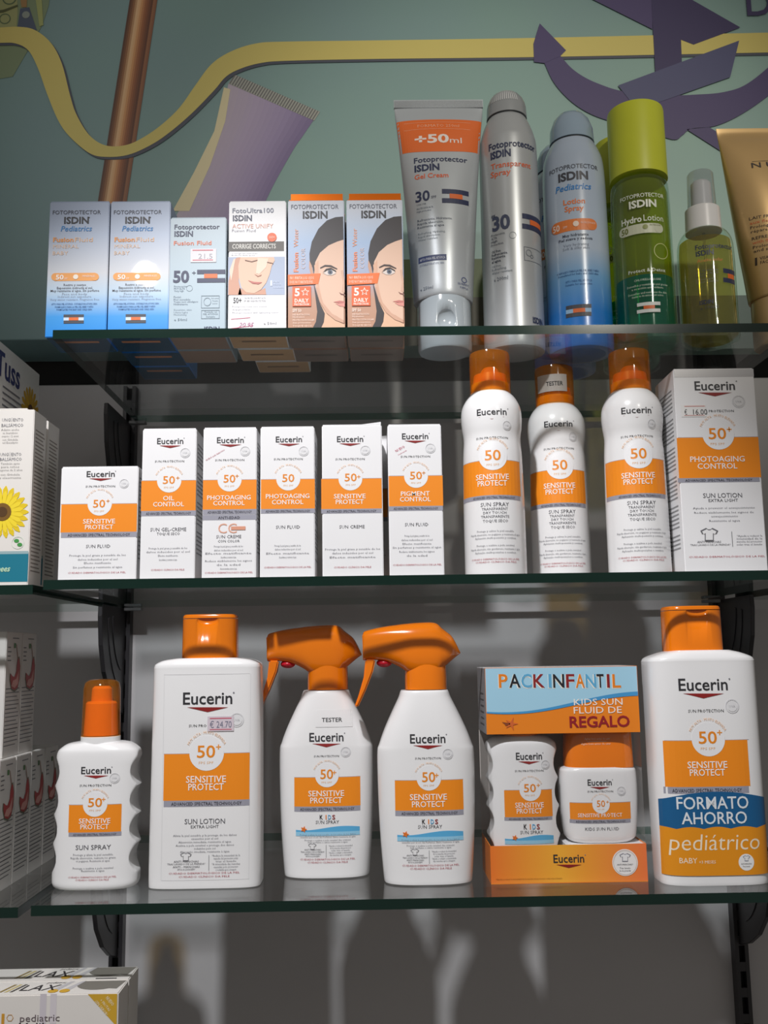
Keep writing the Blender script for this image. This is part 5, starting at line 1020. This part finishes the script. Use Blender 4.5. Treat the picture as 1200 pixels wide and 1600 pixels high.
# clear oil spray bottle
Yc = .034 + .0225; X0 = at(1110, 520, Yc)[0]
r = thing('oil_spray_bottle', 'small clear bottle of golden oil with white pump and clear overcap', 'bottle', (X0, Yc, Z_TOP))
rows = [(505, 1067.5, 1154), (450, 1065.5, 1151.5), (400, 1063, 1148), (382, 1063.5, 1145), (371, 1067.5, 1139), (364, 1074, 1131), (361, 1080, 1124)]
B = prof(Yc, Z_TOP, X0, rows); L = Loft([(0, .0165, .0165, 2), (.0012, .0195, .0195, 2), (.005, B[0][1], B[0][1], 2)] + B); L.build('bottle_wall', SHELL, r)
f_ = lambda z: L.at(z)[0] - .0016
Loft([(.004, .0185, .0185, 2), (.008, f_(.008), f_(.008), 2), (B[2][0], f_(B[2][0]), f_(B[2][0]), 2), (B[3][0], f_(B[3][0]), f_(B[3][0]), 2)], False).build('golden_oil', clear('golden_oil', (242, 226, 160), f0=.02, rough=.1, body=.20, bodyrgb=(206, 184, 104)), r, smooth=40)
zt = B[-1][0]; a = (at(1127, 350, Yc)[0] - at(1072.5, 350, Yc)[0]) / 2; z2 = at(1098, 328, Yc)[2] - Z_TOP; z3 = at(1095, 272, Yc)[2] - Z_TOP
Loft([(zt - .002, a, a, 2), (z2 - .001, a * .96, a * .96, 2), (z2, a * .90, a * .90, 2)], False).build('pump_collar', mat('white_pump', (226, 226, 226), rough=.3), r, smooth=40)
Loft([(z2, a * .60, a * .60, 2), (z2 + (z3 - z2) * .7, a * .56, a * .56, 2), (z2 + (z3 - z2) * .76, a * .44, a * .44, 2)], False).build('pump_head', MATS['white_pump'], r, smooth=40, N=32)
Loft([(z2, a * .80, a * .80, 2), (z3 - .002, a * .74, a * .74, 2), (z3, a * .66, a * .66, 2)], False).build('overcap', clear('overcap_plastic', (236, 238, 240), f0=.06, rough=.06, body=.16, bodyrgb=(220, 222, 226)), r, smooth=40)
Loft([(.006, .0012, .0012, 2), (zt, .0012, .0012, 2)], False).build('dip_tube', MATS['overcap_plastic'], r, N=10)
P = Print(L.arc(), Yc - .0225, X0, Z_TOP, arc=.0228)
P.text('Fotoprotector', 1118, 388.5, 64, 7.6, NAVY, bold=.02); P.text('ISDIN', 1101, 399, 27, 8, NAVY, bold=.03); P.text('Aceite solar', 1109, 409, 40, 5.5, (214, 120, 70)); tl(P, (('Oil. Hidratante', 424, 34), ('Refresca la piel', 428.5, 34), ('Resistente', 432.5, 20)), 1090, 3.2, (80, 84, 90), 'l'); tl(P, (('Hydrating oil', 437.5, 28), ('Water resistant', 441.5, 34)), 1090.5, 3, (120, 120, 112), 'l'); bars(P, 1129, 1151, 420, 442, NAVY, 2, (.36, .9)); P.text('ISDIN', 1104, 475, 20.6, 6.5, NAVY, bold=.03); P.text('e 100ml', 1108, 483, 27, 6, (70, 74, 84)); P.build(r)

# golden tube at the right edge
GOLD = mat('gold_tube', (206, 172, 118), rough=.30, metal=.45, vary=.02)
Yc = .045 + .021; X0 = at(1215, 520, Yc)[0]
r = thing('golden_tube', 'matt golden lotion tube cut by the right edge of the picture', 'tube', (X0, Yc, Z_TOP))
rows = [(472, 1177, 1254), (466, 1175.5, 1254.5), (430, 1169, 1257), (400, 1164, 1260), (350, 1155.5, 1264), (300, 1147.5, 1268), (260, 1141.5, 1271.5), (230, 1137.5, 1274), (213, 1135, 1276), (201, 1133.5, 1277)]
bb = [.92, 1, 1, .98, .92, .78, .58, .36, .07, .035]
B = [(z, a, .0232 * k, n_) for (z, a, _, n_), k in zip(prof(Yc, Z_TOP, X0, rows), bb)]
L = Loft(B, True, 4); L.build('tube_body', GOLD, r); zc = B[0][0]; a = B[0][1] * .94
Loft([(0, a * .95, a * .95, 2), (.001, a * .99, a * .99, 2), (zc - .001, a, a, 2), (zc + .001, a * .97, a * .97, 2)], False).build('cap', mat('gold_cap', (198, 168, 122), rough=.25, metal=.3), r, smooth=40)
P = Print(L.flat(), Yc - .020, X0, Z_TOP); BR = (58, 46, 40)
P.text('N U X E', 1216, 256.5, 74, 9, BR, bold=.01); P.rect(1180, 1252, 245.5, 246, BR, 2, 4, 1)
for t, y, w_, c in (('LAIT FRAÎCHEUR', 340, 62, BR), ('aux fleurs', 347, 36, (206, 104, 60)), ('Prolonge, sublime,', 354, 56, BR), ('répare, apaise', 360.5, 46, BR), ('REFRESHING MILK', 371.5, 62, BR), ('with flowers', 378, 40, (206, 104, 60)), ('Prolongs, soothes', 385, 54, BR), ('and softens', 391, 40, BR), ('VISAGE ET CORPS', 404, 44, BR), ('FACE AND BODY', 410.5, 42, BR)):
    x = 1174.5 + (y - 340) * .14 + (6 if y > 400 else 0); P.text(t, x, y, w_, 4.8, c, align='l')
P.rect(1184, 1186.4, 399, 411, BR, 2, 1, 1); P.build(r)
